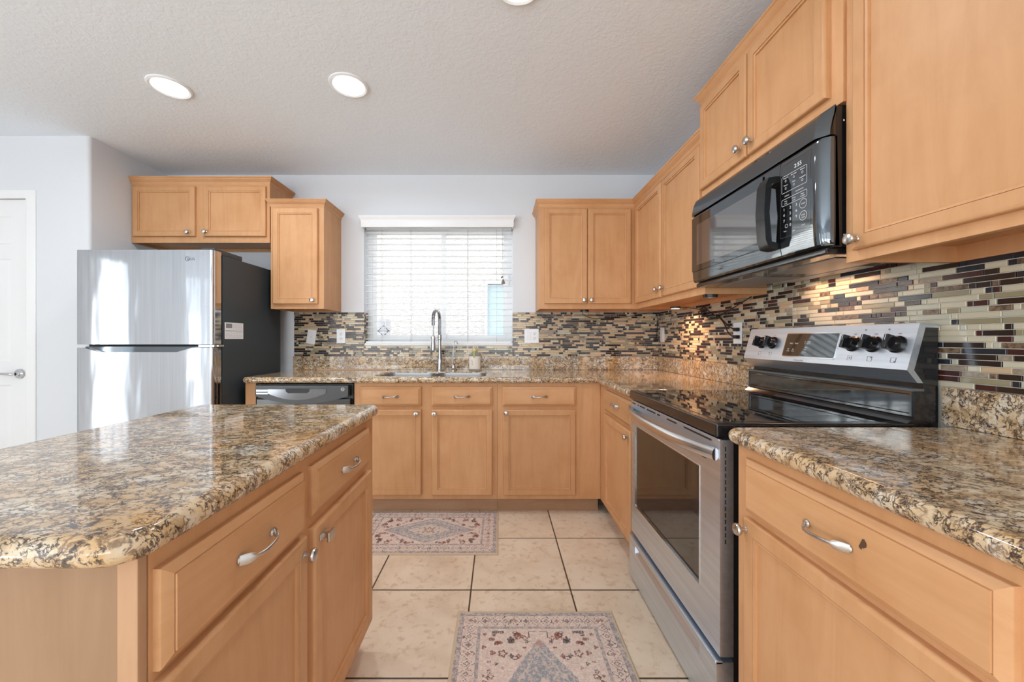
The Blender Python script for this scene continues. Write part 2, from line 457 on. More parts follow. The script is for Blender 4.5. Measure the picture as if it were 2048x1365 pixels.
# pantry door: casing, slab with moulded panels, lever
def door_profile(mb, x0, x1, z0, z1, y):
    mb.rings([(x0, x1, z0, z1, y), (x0 + .008, x1 - .008, z0 + .008, z1 - .008, y + .006), (x0 + .014, x1 - .014, z0 + .014, z1 - .014, y + .006),
              (x0 + .035, x1 - .035, z0 + .035, z1 - .035, y + .001)], back=False)
mb = MB(); ys = YP + .012
W = DX1 - DX0
cols = [(DX0 + .11, DX0 + .11 + .22), (DX1 - .11 - .22 - .02, DX1 - .13)]
rows = [(1.80, 1.985), (1.02, 1.70), (.20, .86)]
xs = [DX0 + .003, cols[0][0], cols[0][1], cols[1][0], cols[1][1], DX1 - .003]
zs = [.01, .20, .86, 1.02, 1.70, 1.80, 1.985, DZ - .003]
for i in range(5):
    for j in range(7):
        if i in (1, 3) and j in (1, 3, 5): door_profile(mb, xs[i], xs[i + 1], zs[j], zs[j + 1], ys)
        else: mb.face([(xs[i], ys, zs[j]), (xs[i + 1], ys, zs[j]), (xs[i + 1], ys, zs[j + 1]), (xs[i], ys, zs[j + 1])])
mb.box(DX0 + .003, DX1 - .003, ys + .008, ys + .035, .01, DZ - .003)
door = struct('door_1', mb, WHITE)
mb = MB()
cp = [(.0, .002), (.0, -.012), (.012, -.016), (.045, -.010), (.057, -.005), (.057, .002)]
mb.rings([(DX0 + .003 - u, DX1 - .003 + u, -.05 - u, DZ - .003 + u, YP + v) for u, v in cp[::-1]], back=False)
mb.bm.faces.ensure_lookup_table(); bmesh.ops.delete(mb.bm, geom=[mb.bm.faces[len(mb.bm.faces) - 1]], context='FACES_ONLY')
struct('trim_1', mb, WHITE)
kx, kz = -3.19, .935
mb = MB(); T0 = frame((kx, ys, kz), (1, 0, 0), (0, 0, 1))     # z axis -> -y
mb.lathe([(0, 0), (.032, 0), (.033, .004), (.030, .009), (.014, .011), (.012, .030), (.0, .030)], T0, 24)
mb.tube([(kx, ys - .034, kz), (kx - .03, ys - .042, kz + .001), (kx - .07, ys - .045, kz + .003), (kx - .115, ys - .044, kz - .002)], [.010, .0095, .008, .0065], 12)
obj('door_handle', mb, CHROME, door)
mb = MB(); mb.box(DX1 - .006, DX1 - .0025, ys - .002, ys + .02, kz - .03, kz + .03, .001); obj('latch_plate', mb, CHROME, door)

# window: vinyl slider, panes, sill, neighbour's house outside
w = MB(); y0, y1 = YB + .075, YB + .125
w.box(WX0, WX0 + .045, y0, y1, WZ0, WZ1); w.box(WX1 - .045, WX1, y0, y1, WZ0, WZ1)
w.box(WX0 + .045, WX1 - .045, y0, y1, WZ0, WZ0 + .045); w.box(WX0 + .045, WX1 - .045, y0, y1, WZ1 - .045, WZ1)
win = struct('window_1', w, VINYL)
xm = -.468
w = MB()
for a, b, yy in ((WX0 + .045, xm + .022, y0 + .006), (xm - .022, WX1 - .045, y0 + .026)):
    w.box(a, a + .034, yy, yy + .018, WZ0 + .045, WZ1 - .045); w.box(b - .034, b, yy, yy + .018, WZ0 + .045, WZ1 - .045)
    w.box(a + .034, b - .034, yy, yy + .018, WZ0 + .045, WZ0 + .08); w.box(a + .034, b - .034, yy, yy + .018, WZ1 - .08, WZ1 - .045)
obj('window_frame', w, VINYL, win)
w = MB(); w.box(WX0 + .07, xm, y0 + .013, y0 + .017, WZ0 + .06, WZ1 - .06); w.box(xm, WX1 - .07, y0 + .033, y0 + .037, WZ0 + .06, WZ1 - .06)
obj('window_pane', w, WINGLASS, win)
w = MB(); w.box(WX0, WX1, YB - .004, YB + .075, WZ0 - .002, WZ0 + .012, .003); obj('window_sill', w, WHITE, win)
w = MB(); w.box(WX1 - .046, WX1 - .028, y0 - .014, y0 + .004, 1.62, 1.70, .003); obj('sash_latch', w, WHITE, win)

STUC = mat('stucco', (.82, .80, .77), .9); _t = NT(STUC)
_n = _t.noise(_t.coord((1, 1, 2.2)), 13, 4, .6, .6); _t.bump(_t.ramp(_n.outputs['Fac'], [(.45, G(0)), (.58, G(1))]), .8, .03)
nh = thing('neighbour_house', 'bright white stucco house wall seen outside through the kitchen window blinds', 'house', (0, 6.4, 0))
YN = 6.4
mb = MB(); hx0, hx1, hz0, hz1 = -.19, .155, 1.22, 2.09
mb.box(-6, hx0, YN, YN + .2, 0, 5); mb.box(hx1, 6, YN, YN + .2, 0, 5); mb.box(hx0, hx1, YN, YN + .2, 0, hz0); mb.box(hx0, hx1, YN, YN + .2, hz1, 5)
obj('house_wall', mb, STUC, nh, world=True)
mb = MB(); mb.box(hx0, hx1, YN + .05, YN + .09, hz0, hz1); obj('pane', mb, mat('pale_blue_glass', (.42, .58, .66), .15), nh, world=True)
mb = MB()
for a in ((hx0 - .05, hx0), (hx1, hx1 + .05)): mb.box(a[0], a[1], YN - .03, YN + .06, hz0 - .05, hz1 + .05)
mb.box(hx0, hx1, YN - .03, YN + .06, hz1, hz1 + .05); mb.box(hx0, hx1, YN - .03, YN + .06, hz0 - .05, hz0)
obj('window_frame', mb, mat('pale_blue_trim', (.66, .76, .80), .6), nh, world=True)
mb = MB(); mb.box(-7, 7, YB + .15, YN + .2, -.12, -.02); struct('ground_side_yard', mb, mat('pale_gravel', (.62, .58, .53), .9))
mb = MB(); mb.box(-1.93, -1.74, 5.9, 6.15, -.02, 1.48, .01); mb.box(-1.90, -1.77, 5.88, 5.9, 1.2, 1.43, .004)
for k in range(4): mb.box(-1.95, -1.72, 5.89, 5.9, .4 + k * .25, .43 + k * .25)
solo('utility_box', mb, mat('grey_meter_box', (.45, .46, .50), .6), 'grey utility cabinet standing outside behind the lower left of the window blinds', 'utility box', (-1.83, 6.0, -.02))

# blinds
bl = thing('window_blind', 'white wooden horizontal slat blind hanging over the kitchen window', 'blind', ((WX0 + WX1) / 2, YB, WZ0))
mb = MB()
vz0, vz1, vy = 2.068, 2.158, YB - .075
prof = [(.0, vz0), (.009, vz0), (.012, vz0 + .012), (.012, vz0 + .05), (.018, vz0 + .065), (.026, vz0 + .078), (.028, vz1), (.0, vz1)]
mb.sweep([(-1.098, YB - .002), (-1.098, vy + .02), (.106, vy + .02), (.106, YB - .002)], prof)
obj('valance', mb, WHITE, bl, world=True)
mb = MB(); mb.box(WX0 + .012, WX1 - .012, YB + .008, YB + .052, 2.07, 2.115); obj('head_rail', mb, WHITE, bl, world=True)
mb = MB(); nsl = 19; zt, zb = 2.050, 1.170
for k in range(nsl):
    z = zt - k * (zt - zb) / (nsl - 1)
    poly = [(YB + .004, z - .0020), (YB + .017, z + .0002), (YB + .029, z + .0010), (YB + .041, z + .0002), (YB + .054, z - .0020), (YB + .054, z - .0045), (YB + .029, z - .0018), (YB + .004, z - .0045)]
    mb.prism(poly, lambda u, v, w: (w, u, v), WX0 + .012, WX1 - .012)
obj('slats', mb, SLAT, bl, world=True)
mb = MB(); mb.box(WX0 + .012, WX1 - .012, YB + .004, YB + .054, 1.133, 1.148, .003); obj('bottom_rail', mb, SLAT, bl, world=True)
for X in (-.968, -.727, -.258, -.018):
    mb = MB()
    for yy in (YB + .003, YB + .055): mb.tube([(X, yy, 2.07), (X, yy, 1.14)], .0010, 5)
    mb.tube([(X, YB + .029, 2.07), (X, YB + .029, 1.14)], .0009, 5)
    obj('ladder_cord', mb, CORD, bl, world=True)
mb = MB(); X = .03; yc = YB - .012
mb.tube([(X, yc, 2.07), (X + .001, yc, 1.75), (X + .004, yc, 1.66)], .0013, 5)
mb.tube([(X - .004, yc - .003, 2.04), (X - .002, yc - .003, 1.86), (X - .014, yc - .003, 1.76), (X - .004, yc - .003, 1.68), (X + .005, yc, 1.65)], .0009, 5)
pc = obj('pull_cord', mb, CORD, bl, world=True)
mb = MB()
mb.lathe([(0, .016), (.005, .016), (.007, .010), (.0155, -.012), (.015, -.020), (.0, -.021)], Matrix.Translation((X + .004, yc, 1.64)), 12)
mb.lathe([(0, .012), (.006, .010), (.007, .0), (.005, -.008), (0, -.01)], Matrix.Translation((X - .007, yc - .002, 1.672)) @ Matrix.Rotation(.7, 4, 'Y'), 10)
obj('tassel', mb, TASSEL, pc, world=True)
# alarm sticker on the glass
st = thing('alarm_sticker', 'small black diamond security sticker with lettering on the lower left window glass', 'sticker', (-.975, y0 + .012, 1.26))
sy = y0 + .0125; sxc, szc, k = -.975, 1.236, .044
mb = MB(); 
for a, b in (((-1, 0), (0, 1)), ((0, 1), (1, 0)), ((1, 0), (0, -1)), ((0, -1), (-1, 0))):
    mb.tube([(sxc + a[0] * k, sy, szc + a[1] * k), (sxc + b[0] * k, sy, szc + b[1] * k)], .0024, 4)
obj('diamond', mb, SLOT, st, world=True)
mb = MB(); mb.add_mesh(text_mesh('SECURITY ALERT', .0155, .0002, 'CENTER'), frame((sxc, sy - .001, szc - .006), (1, 0, 0), (0, 0, 1)))
obj('lettering', mb, SLOT, st, world=True)

# ------------------------------------------------------------------ backsplash
random.seed(11)
def tmat(name, c, rough=.18, marble=None, coat=.12):
    m = mat(name, c, rough, coat=coat, spec=.5)
    if marble:
        t = NT(m); n = t.noise(t.coord(), 90, 5, .7); t.color(t.ramp(n.outputs['Fac'], [(.38, c), (.62, marble)]))
    return m
TM = [mat('grout', (.60, .57, .51), .8),
      tmat('tile_cream_glass', (.58, .53, .39)), tmat('tile_pale_glass', (.50, .49, .38)), tmat('tile_sand_glass', (.57, .41, .25)),
      tmat('tile_olive_glass', (.30, .26, .16)), tmat('tile_espresso_glass', (.030, .016, .011), .14, coat=.1), tmat('tile_burgundy_glass', (.060, .018, .014), .14, coat=.1),
      tmat('tile_navy_glass', (.022, .024, .032), .14, coat=.1), tmat('tile_emperador_marble', (.075, .045, .028), .2, (.26, .17, .10)), tmat('tile_taupe_stone', (.27, .21, .15), .25, (.38, .31, .23))]
TW = [30, 17, 3, 9, 17, 9, 8, 8, 5]
TWB = [6, 2, 26, 12, 38, 8, 2, 8, 8]
def mosaic(mb, u0, u1, z0, z1, fn, TW=TW):
    """fn(u, d, z) -> 3D; d = distance out of the grout plane"""
    pitch, g = .01636, .0016
    mb.face([fn(u0, 0, z0), fn(u1, 0, z0), fn(u1, 0, z1), fn(u0, 0, z1)])
    r0 = int(round((z0 - 1.026) / pitch))
    for r in range(int(round((z1 - z0) / pitch))):
        za = z0 + r * pitch + g / 2; zb_ = za + pitch - g
        u = u0 - random.random() * .06; last = -1
        while u < u1:
            L = random.choice([.0148, .0148, .0148, .030, .030, .046, .062, .062, .094, .110])
            a, b = max(u, u0), min(u + L, u1); mi = random.choices(range(1, 10), TW)[0]
            if mi == last and mi >= 5 and random.random() < .6: mi = random.choice((1, 2, 3))
            u += L + g
            if b - a < .004: continue
            last = mi
            p = .0014; h = .0034
            A = [fn(a, 0, za), fn(b, 0, za), fn(b, 0, zb_), fn(a, 0, zb_)]
            B = [fn(a + p * .3, h * .7, za + p * .3), fn(b - p * .3, h * .7, za + p * .3), fn(b - p * .3, h * .7, zb_ - p * .3), fn(a + p * .3, h * .7, zb_ - p * .3)]
            C = [fn(a + p, h, za + p), fn(b - p, h, za + p), fn(b - p, h, zb_ - p), fn(a + p, h, zb_ - p)]
            VA = [mb.bm.verts.new(v) for v in A]; VB = [mb.bm.verts.new(v) for v in B]; VC = [mb.bm.verts.new(v) for v in C]
            for P_, Q_ in ((VA, VB), (VB, VC)):
                for k in range(4): f = mb.bm.faces.new((P_[k], P_[(k + 1) % 4], Q_[(k + 1) % 4], Q_[k])); f.material_index = mi
            f = mb.bm.faces.new(VC); f.material_index = mi
Z0, Z1, Z2 = 1.026, 1.026 + 22 * .01636, 1.026 + 25 * .01636
mb = MB(); fb = lambda u, d, z: (u, YB - .008 - d, z)
mosaic(mb, -1.676, WX0 + .004, Z0, Z1, fb, TWB); mosaic(mb, WX1 - .004, XR - .008, Z0, Z1, fb, TWB)
mosaic(mb, WX0 + .004, WX1 - .004, Z0, Z0 + 5 * .01636, fb, TWB)
mb.face([(WX0 + .004, YB - .008, Z0 + 5 * .01636), (WX1 - .004, YB - .008, Z0 + 5 * .01636), (WX1 - .004, YB - .008, WZ0 + .0), (WX0 + .004, YB - .008, WZ0)])
mb.face([(WX0 + .004, YB - .008, WZ0), (WX1 - .004, YB - .008, WZ0), (WX1 - .004, YB + .0, WZ0), (WX0 + .004, YB, WZ0)])
# glass tiles turning into the left jamb of the window
mosaic(mb, YB - .006, YB + .074, 1.026 + 6 * .01636, Z1, lambda u, d, z: (WX0 + .004 + d, u, z))
struct('wall_tile_back', mb, TM, sharp=25)
mb = MB(); fr = lambda u, d, z: (XR - .008 - d, u, z)
mosaic(mb, .15, 1.70, Z0, Z1, fr); mosaic(mb, 1.70, YB - .008, Z0, Z1, fr, TWB); mosaic(mb, 1.10, 1.862, Z1, Z2, fr)
mb.face([fr(1.06, 0, .90), fr(1.90, 0, .90), fr(1.90, 0, Z0), fr(1.06, 0, Z0)])
struct('wall_tile_right', mb, TM, sharp=25)

# ------------------------------------------------------------------ cabinets
TD = .0195
def panel_door(mb, x0, x1, z0, z1, fw=.037):
    r = []
    for i, y in ((0, 0), (0, -.012), (.0015, -.0155), (.005, -.0185), (.009, -TD), (fw, -TD), (fw + .0004, -.0155), (fw + .0016, -.0155), (fw + .0022, -.0176), (fw + .0085, -.0158), (fw + .0090, -.0095)):
        r.append((x0 + i, x1 - i, z0 + i, z1 - i, y))
    mb.rings(r)
def slab_front(mb, x0, x1, z0, z1):
    r = []
    for i, y in ((0, 0), (0, -.009), (.0015, -.0115), (.0145, -.0182), (.0148, -.0170), (.0158, -.0170), (.0162, -.0208)):
        r.append((x0 + i, x1 - i, z0 + i, z1 - i, y))
    mb.rings(r)
KNOB = [(0, 0), (.0085, 0), (.0085, .0015), (.0065, .003), (.0055, .010), (.0065, .0135), (.0135, .0165), (.0160, .0205), (.0160, .0240), (.0140, .0275), (.009, .0295), (0, .0302)]
def knob(parent, x, z, y=-TD):
    mb = MB(); mb.lathe(KNOB, frame((x, y, z), (1, 0, 0), (0, 0, 1)), 20)
    return obj('knob', mb, NICKEL, parent)
def square_knob(parent, x, z, y=-TD):
    mb = MB()
    mb.box(x - .018, x + .018, y - .003, y, z - .008, z + .008, .001); mb.box(x - .006, x + .006, y - .020, y - .002, z - .006, z + .006, .001)
    mb.box(x - .018, x + .018, y - .026, y - .019, z - .012, z + .012, .0022)
    return obj('knob', mb, NICKEL, parent)
def pull(parent, x, z, y=-.0205, L=.052, pr=.026):
    pts, rx, rz = [], [], []
    n = 20
    for i in range(n + 1):
        s_ = -1 + 2 * i / n; a = abs(s_)
        off = pr * (1 - a ** 2.6) if a < .999 else 0
        pts.append((x + s_ * L, y - .0035 - off, z + .0015 * math.sin(s_ * 3)))
        wd = .0036 + .0062 * max(0, 1 - ((a - .86) / .26) ** 2) ** .5 if abs(a - .86) < .26 else .0036
        rz.append(wd); rx.append(.0030)
    mb = MB()
    mb.tube(pts, rz, 10, up=(0, 1, 0), ry=rx)
    for s_ in (-1, 1): mb.lathe([(0, 0), (.0075, 0), (.0075, .003), (.0045, .006), (0, .006)], frame((x + s_ * L * .93, y, z), (1, 0, 0), (0, 0, 1)), 12)
    return obj('handle', mb, NICKEL, parent)

LAST = {}
TOEK = wood('shaded_toe_board', (.8, 9, 9), (.43, .26, .155), (.38, .22, .13), (.47, .30, .19))  # darker brown paints in the shade of the toe recess
def base_cabinet(label, loc, rz, w, units, d=.598, top=.874, ends=(False, False), group=None, filler=None):
    """front face plane at local y=0, width along x, z up; units: (x0,x1,z0,z1,kind,hw)"""
    t_ = thing('base_cabinet', label, 'cabinet', loc, rz, group)
    mb = MB(); z0 = .104
    mb.box(0, w, 0, .019, z0, top)                       # face frame
    mb.box(0, .016, .019, d, z0, top); mb.box(w - .016, w, .019, d, z0, top)
    mb.box(.016, w - .016, .019, d, z0, z0 + .016); mb.box(.016, w - .016, d - .008, d, z0 + .016, top)
    obj('carcass', mb, WOODV, t_)
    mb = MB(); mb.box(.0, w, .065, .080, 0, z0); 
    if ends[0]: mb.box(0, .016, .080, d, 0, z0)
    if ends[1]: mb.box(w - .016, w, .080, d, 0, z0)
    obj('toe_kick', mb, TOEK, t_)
    for (a, b, c, e, kd, hw) in units:
        mb = MB()
        if kd == 'door': panel_door(mb, a, b, c, e); o = obj('door', mb, WOODV, t_)
        else: slab_front(mb, a, b, c, e); o = obj('drawer', mb, WOODH, t_)
        LAST[kd] = o
        if hw == 'pull': pull(o, (a + b) / 2, (c + e) / 2)
        elif hw and hw[0] == 'sq': square_knob(o, hw[1], hw[2])
        elif hw: knob(o, hw[0], hw[1])
    return t_
CROWN = [(-.004, -.004), (.0015, -.004), (.0035, .006), (.006, .010), (.006, .016), (.012, .022), (.020, .032), (.0225, .036), (.0225, .040), (.027, .043), (.028, .050), (-.004, .050)]
def wall_cabinet(label, loc, rz, w, z0, z1, doors, crown, d=.308, rec=.022, group=None, stile=None):
    t_ = thing('wall_cabinet', label, 'cabinet', loc, rz, group)
    h = z1 - z0; mb = MB()
    mb.box(0, w, 0, .019, 0, h); mb.box(0, .014, .019, d, 0, h); mb.box(w - .014, w, .019, d, 0, h)
    mb.box(.014, w - .014, .019, d - .014, rec, rec + .014); mb.box(.014, w - .014, .019, d, h - .014, h)
    mb.box(.014, w - .014, d - .014, d, 0, h - .014)
    obj('carcass', mb, WOODV, t_)
    for (a, b, c, e, kx_, kz_) in doors:
        mb = MB(); panel_door(mb, a, b, c - z0, e - z0); o = obj('door', mb, WOODV, t_)
        if kx_ is not None: knob(o, kx_, kz_ - z0)
    if crown:
        mb = MB(); mb.sweep(crown, [(o_, h + q) for o_, q in CROWN]); obj('crown_moulding', mb, WOODH, t_)
    return t_
# --- base run under the window (face plane Y 2.54)
YFc = 2.54; DRZ = (.722, .851); DOZ = (.134, .700)
def lx(x): return x      # helper
X0 = -.960
base_cabinet('maple sink base cabinet with two drawer fronts over two doors, beside the dishwasher', (X0, YFc, 0), 0, .949, [
    (.043, .446, *DRZ, 'drawer', 'pull'), (.043, .446, *DOZ, 'door', (.046 + .371, .675)),
    (.513, .918, *DRZ, 'drawer', 'pull'), (.515, .916, *DOZ, 'door', (.535, .675))])
X0 = -.010
base_cabinet('maple corner base cabinet with one wide drawer and door, right of the sink cabinet', (X0, YFc, 0), 0, .683, [
    (.033, .520, *DRZ, 'drawer', 'pull'), (.036, .518, *DOZ, 'door', (.055, .681))])
# --- dishwasher end panel
mb = MB(); mb.box(-1.684, -1.615, YFc - .0, YB - .005, 0, .874, .001)
solo('end_panel', mb, WOODV, 'narrow maple end panel between dishwasher and refrigerator', 'cabinet panel', (-1.65, 2.84, 0))
# --- right run beyond the range
XF = .674
base_cabinet('narrow maple base cabinet in the corner just beyond the range', (XF, YFc - .001, 0), -90, .640, [
    (.145, .622, *DRZ, 'drawer', None), (.145, .622, *DOZ, 'door', (.600, .668))])
pull(LAST['drawer'], .40, .792)
# --- right run near side
base_cabinet('maple base cabinet with wide chipped drawer beside the range, nearest on the right', (XF, 1.076, 0), -90, .640, [
    (.047, .583, .704, .846, 'drawer', 'pull'), (.047, .583, .134, .688, 'door', (.060, .660))])
c_ = LAST['drawer']
mb = MB(); random.seed(4)
for q in range(9):
    a = .387 + random.uniform(-.005, .006); b = .797 + random.uniform(-.010, .011); r = random.uniform(.0030, .0058)
    mb.face([(a + r * random.uniform(.6, 1.2) * math.cos(k * .9), -.0211 - q * .00002, b + r * random.uniform(.6, 1.3) * math.sin(k * .9)) for k in range(7)])
obj('chipped_spot', mb, mat('bare_chip', (.10, .05, .025), .7), c_)
# --- island: body + doors facing the aisle (+X)
isl = base_cabinet('maple island cabinet with two drawers and two doors, left foreground', (-.480, .524, 0), 90, .926, [
    (.006, .394, .704, .846, 'drawer', 'pull'), (.006, .402, .148, .690, 'door', (.380, .655)),
    (.436, .852, .719, .846, 'drawer', 'pull'), (.436, .869, .148, .690, 'door', ('sq', .474, .655))], d=.62, ends=(True, True))
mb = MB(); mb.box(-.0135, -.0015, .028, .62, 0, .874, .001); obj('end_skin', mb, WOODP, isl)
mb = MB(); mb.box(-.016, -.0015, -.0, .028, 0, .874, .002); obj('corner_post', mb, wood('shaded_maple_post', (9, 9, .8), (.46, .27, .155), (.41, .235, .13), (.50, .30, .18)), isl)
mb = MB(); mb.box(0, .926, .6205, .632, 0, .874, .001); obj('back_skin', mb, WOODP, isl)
# --- wall cabinets
ZU0, ZU1 = 1.390, 2.146
wall_cabinet('short maple cabinet with two doors above the refrigerator', (-2.718, 2.830, 1.880), 0, 1.022, 1.880, 2.312, [
    (.022, .479, 1.923, 2.293, .437, 1.952), (.545, 1.000, 1.923, 2.293, .563, 1.955)], [(0, .0), (1.022, .0), (1.022, .305)])
wall_cabinet('narrow single-door maple cabinet between refrigerator and window', (-1.688, 2.830, ZU0), 0, .393, ZU0, ZU1, [
    (.022, .352, 1.425, 2.132, .320, 1.452)], [(0, .308), (0, 0), (.393, 0), (.393, .308)])
wall_cabinet('two-door maple wall cabinet on the back wall right of the window', (.300, 2.830, ZU0), 0, 1.012, ZU0, ZU1, [
    (.035, .350, 1.428, 2.128, .325, 1.452), (.356, .673, 1.428, 2.128, .378, 1.452)], [(0, .308), (0, 0), (.705, 0)])
wall_cabinet('two-door maple wall cabinet on the right wall between corner and microwave', (1.005, 2.829, ZU0 - .004), -90, .964, ZU0 - .004, ZU1, [
    (.050, .484, 1.424, 2.128, .452, 1.475), (.502, .938, 1.424, 2.128, .534, 1.475)], [(0, 0), (.964, 0), (.964, .308)])
wall_cabinet('raised two-door maple cabinet over the microwave', (.990, 1.864, 1.850), -90, .764, 1.850, 2.303, [
    (.008, .355, 1.886, 2.292, .325, 1.930), (.363, .722, 1.886, 2.292, .393, 1.930)], [(0, .32), (0, 0), (.764, 0), (.764, .32)], d=.322, rec=0)
wall_cabinet('large single-door maple wall cabinet at the near right, beside the microwave', (.998, 1.099, ZU0 - .006), -90, .64, ZU0 - .006, ZU1, [
    (.034, .600, 1.412, 2.128, .052, 1.440)], [(0, .3), (0, 0), (.64, 0)], d=.314, rec=.045)

# ------------------------------------------------------------------ countertops
i_ = .02
out = [(-1.693 + i_, 3.119, 0), (-1.693 + i_, 2.505 + i_, .012), (.640 + i_, 2.505 + i_, 0), (.640 + i_, 1.883 + i_, .01), (1.2945, 1.883 + i_, 0), (1.2945, 3.119, 0)]
e_ = .02
hole = round_poly([(-.845 - e_ + .02, 2.60 - e_ + .02, .07), (-.100 + e_ - .02, 2.60, .07), (-.100, 2.945, .07), (-.845, 2.945, .07)], 8)
hole = [(x + (-.02 if x < -.47 else .02), y + (-.02 if y < 2.77 else .02)) for x, y in hole]
mb = slab([round_poly(out, 5), hole], .02, CT - .02)
ct = solo('countertop', mb, GRAN, 'L-shaped speckled gold granite countertop around the sink and into the corner', 'countertop', (0, 2.8, .875))
out = [(.640 + i_, 1.103 - i_, .028), (.640 + i_, .25, 0), (1.2945, .25, 0), (1.2945, 1.103 - i_, 0)]
mb = slab([round_poly(out, 6)], .02, CT - .02)
solo('countertop', mb, GRAN, 'granite countertop at the near right beside the range', 'countertop', (.97, .7, .875))
out = [(-1.154 + i_, .468 + i_, .03), (-.4556 - i_, .468 + i_, .035), (-.4556 - i_, 1.483 - i_, .028), (-1.154 + i_, 1.483 - i_, .03)]
mb = slab([round_poly(out, 8)], .02, CT - .02, 6)
solo('countertop', mb, GRAN, 'granite island countertop with rounded corner in the left foreground', 'countertop', (-.80, .97, .875))
sp = thing('granite_backsplash', 'low granite upstand along the back wall and the corner behind the countertop', 'backsplash', (0, 3.1, CT))
mb = MB(); mb.box(-1.680, 1.2945, 3.120, 3.1385, CT + .0005, 1.0255, .002); obj('back_piece', mb, GRAN, sp, world=True)
mb = MB(); mb.box(1.295, 1.3135, 1.884, 3.1385, CT + .0005, 1.0255, .002); obj('side_piece', mb, GRAN, sp, world=True)
mb = MB(); mb.box(1.295, 1.3135, .25, 1.1195, CT + .0005, 1.0255, .002)
solo('granite_backsplash', mb, GRAN, 'short granite upstand on the near right counter beside the range', 'backsplash', (1.30, .68, CT + .0005))

# ------------------------------------------------------------------ sink, faucets, soap
sk = thing('sink', 'stainless double-bowl sink set under the counter below the window', 'sink', (-.47, 2.77, .68))
def bowl(name, x0, x1, y0, y1, zb):
    mb = MB(); n = 8; R = []
    for ins, z, r in ((0, .9065, .065), (.003, .80, .062), (.008, zb + .03, .055), (.02, zb + .008, .05), (.04, zb, .04)):
        R.append([mb.bm.verts.new((x, y, z)) for x, y in round_poly([(x0 + ins, y0 + ins, r), (x1 - ins, y0 + ins, r), (x1 - ins, y1 - ins, r), (x0 + ins, y1 - ins, r)], n)])
    for a, b in zip(R, R[1:]):
        for k in range(len(a)): mb.bm.faces.new((a[k], b[k], b[(k + 1) % len(a)], a[(k + 1) % len(a)]))
    mb.bm.faces.new(R[-1])
    o = obj(name, mb, STEELB, sk, world=True, recalc=False)
    mb = MB(); mb.lathe([(0, .002), (.03, .003), (.042, .001), (.044, 0), (0, 0)], Matrix.Translation(((x0 + x1) / 2, (y0 + y1) / 2, zb + .0008)), 20)
    obj('drain', mb, CHROME, o, world=True)
bowl('bowl', -.8435, -.478, 2.6025, 2.942, .69); bowl('bowl', -.462, -.1025, 2.6025, 2.942, .70)
mb = MB()
mb.box(-.4785, -.4615, 2.607, 2.938, .80, .900, .004); obj('divider', mb, STEELB, sk, world=True)

fc = thing('kitchen_faucet', 'tall chrome spring-neck faucet behind the sink in front of the window', 'faucet', (-.470, 3.035, CT))
fx, fy = -.470, 3.035
mb = MB(); TZ = Matrix.Translation((fx, fy, CT))
mb.lathe([(0, 0), (.027, 0), (.027, .006), (.020, .010), (.0185, .03), (.0185, .085), (.0145, .10), (.0125, .14), (.0125, .270), (.0, .270)], TZ, 24)
mb.lathe([(.0125, .245), (.0165, .25), (.0165, .285), (.0125, .29), (0, .29)], TZ, 20)
obj('body', mb, FAUC, fc, world=True)
mb = MB(); mb.tube([(fx - .015, fy - .012, CT + .055), (fx - .032, fy - .020, CT + .060), (fx - .028, fy - .024, CT + .055)], [.012, .011, .010], 12)
mb.tube([(fx + .012, fy - .012, CT + .06), (fx + .016, fy - .020, CT + .10), (fx + .018, fy - .028, CT + .145)], [.007, .006, .005], 10)
obj('lever', mb, CHROME, fc, world=True)
# arch: from column top, over and down towards the camera and slightly left
arch = []; ax, ay = -.026, -.150; zt_ = CT + .475; zc = zt_ - .075
for i in range(7): arch.append((fx, fy, CT + .285 + (zc - CT - .285) * i / 6))
for i in range(1, 25):
    a = math.pi * i / 24; f = (1 - math.cos(a)) / 2
    arch.append((fx + ax * f, fy + ay * f, zc + .075 * math.sin(a)))
hz = CT + .355
for i in range(1, 5): arch.append((fx + ax, fy + ay, zc - (zc - hz) * i / 4))
mb = MB(); mb.tube(arch, .0075, 10); 
# coil
V_ = [Vector(p) for p in arch]; Ls = [0]
for a, b in zip(V_, V_[1:]): Ls.append(Ls[-1] + (b - a).length)
turns = 62; N = turns * 8; coil = []
for i in range(N + 1):
    s_ = Ls[-1] * i / N; j = max(0, min(len(Ls) - 2, next((q for q in range(len(Ls) - 1) if Ls[q + 1] >= s_), len(Ls) - 2)))
    f = (s_ - Ls[j]) / (Ls[j + 1] - Ls[j]); p = V_[j].lerp(V_[j + 1], f)
    tg = (V_[j + 1] - V_[j]).normalized(); sd = Vector((ay, -ax, 0)).normalized(); up_ = tg.cross(sd).normalized()
    an = 2 * math.pi * turns * i / N; coil.append(p + (sd * math.cos(an) + up_ * math.sin(an)) * .0115)
mb.tube(coil, .0026, 5)
obj('spring_neck', mb, FAUC, fc, world=True)
mb = MB(); hx, hy = fx + ax, fy + ay
mb.tube([(hx, hy, hz + .01), (hx, hy, CT + .262)], .0062, 10)
mb.lathe([(0, 0), (.0155, 0), (.0165, .006), (.0165, .055), (.0135, .075), (.0145, .085), (.0145, .105), (.008, .112), (0, .112)], Matrix.Translation((hx, hy, CT + .165)), 20)
obj('spray_head', mb, STEELB, fc, world=True)
mb = MB(); mb.tube([(fx, fy, CT + .268), (hx, hy + .016, CT + .268)], .004, 8); mb.lathe([(.0165, -.008), (.0185, -.008), (.0185, .008), (.0165, .008)], Matrix.Translation((hx, hy, CT + .262)), 16)
obj('holder_arm', mb, CHROME, fc, world=True)

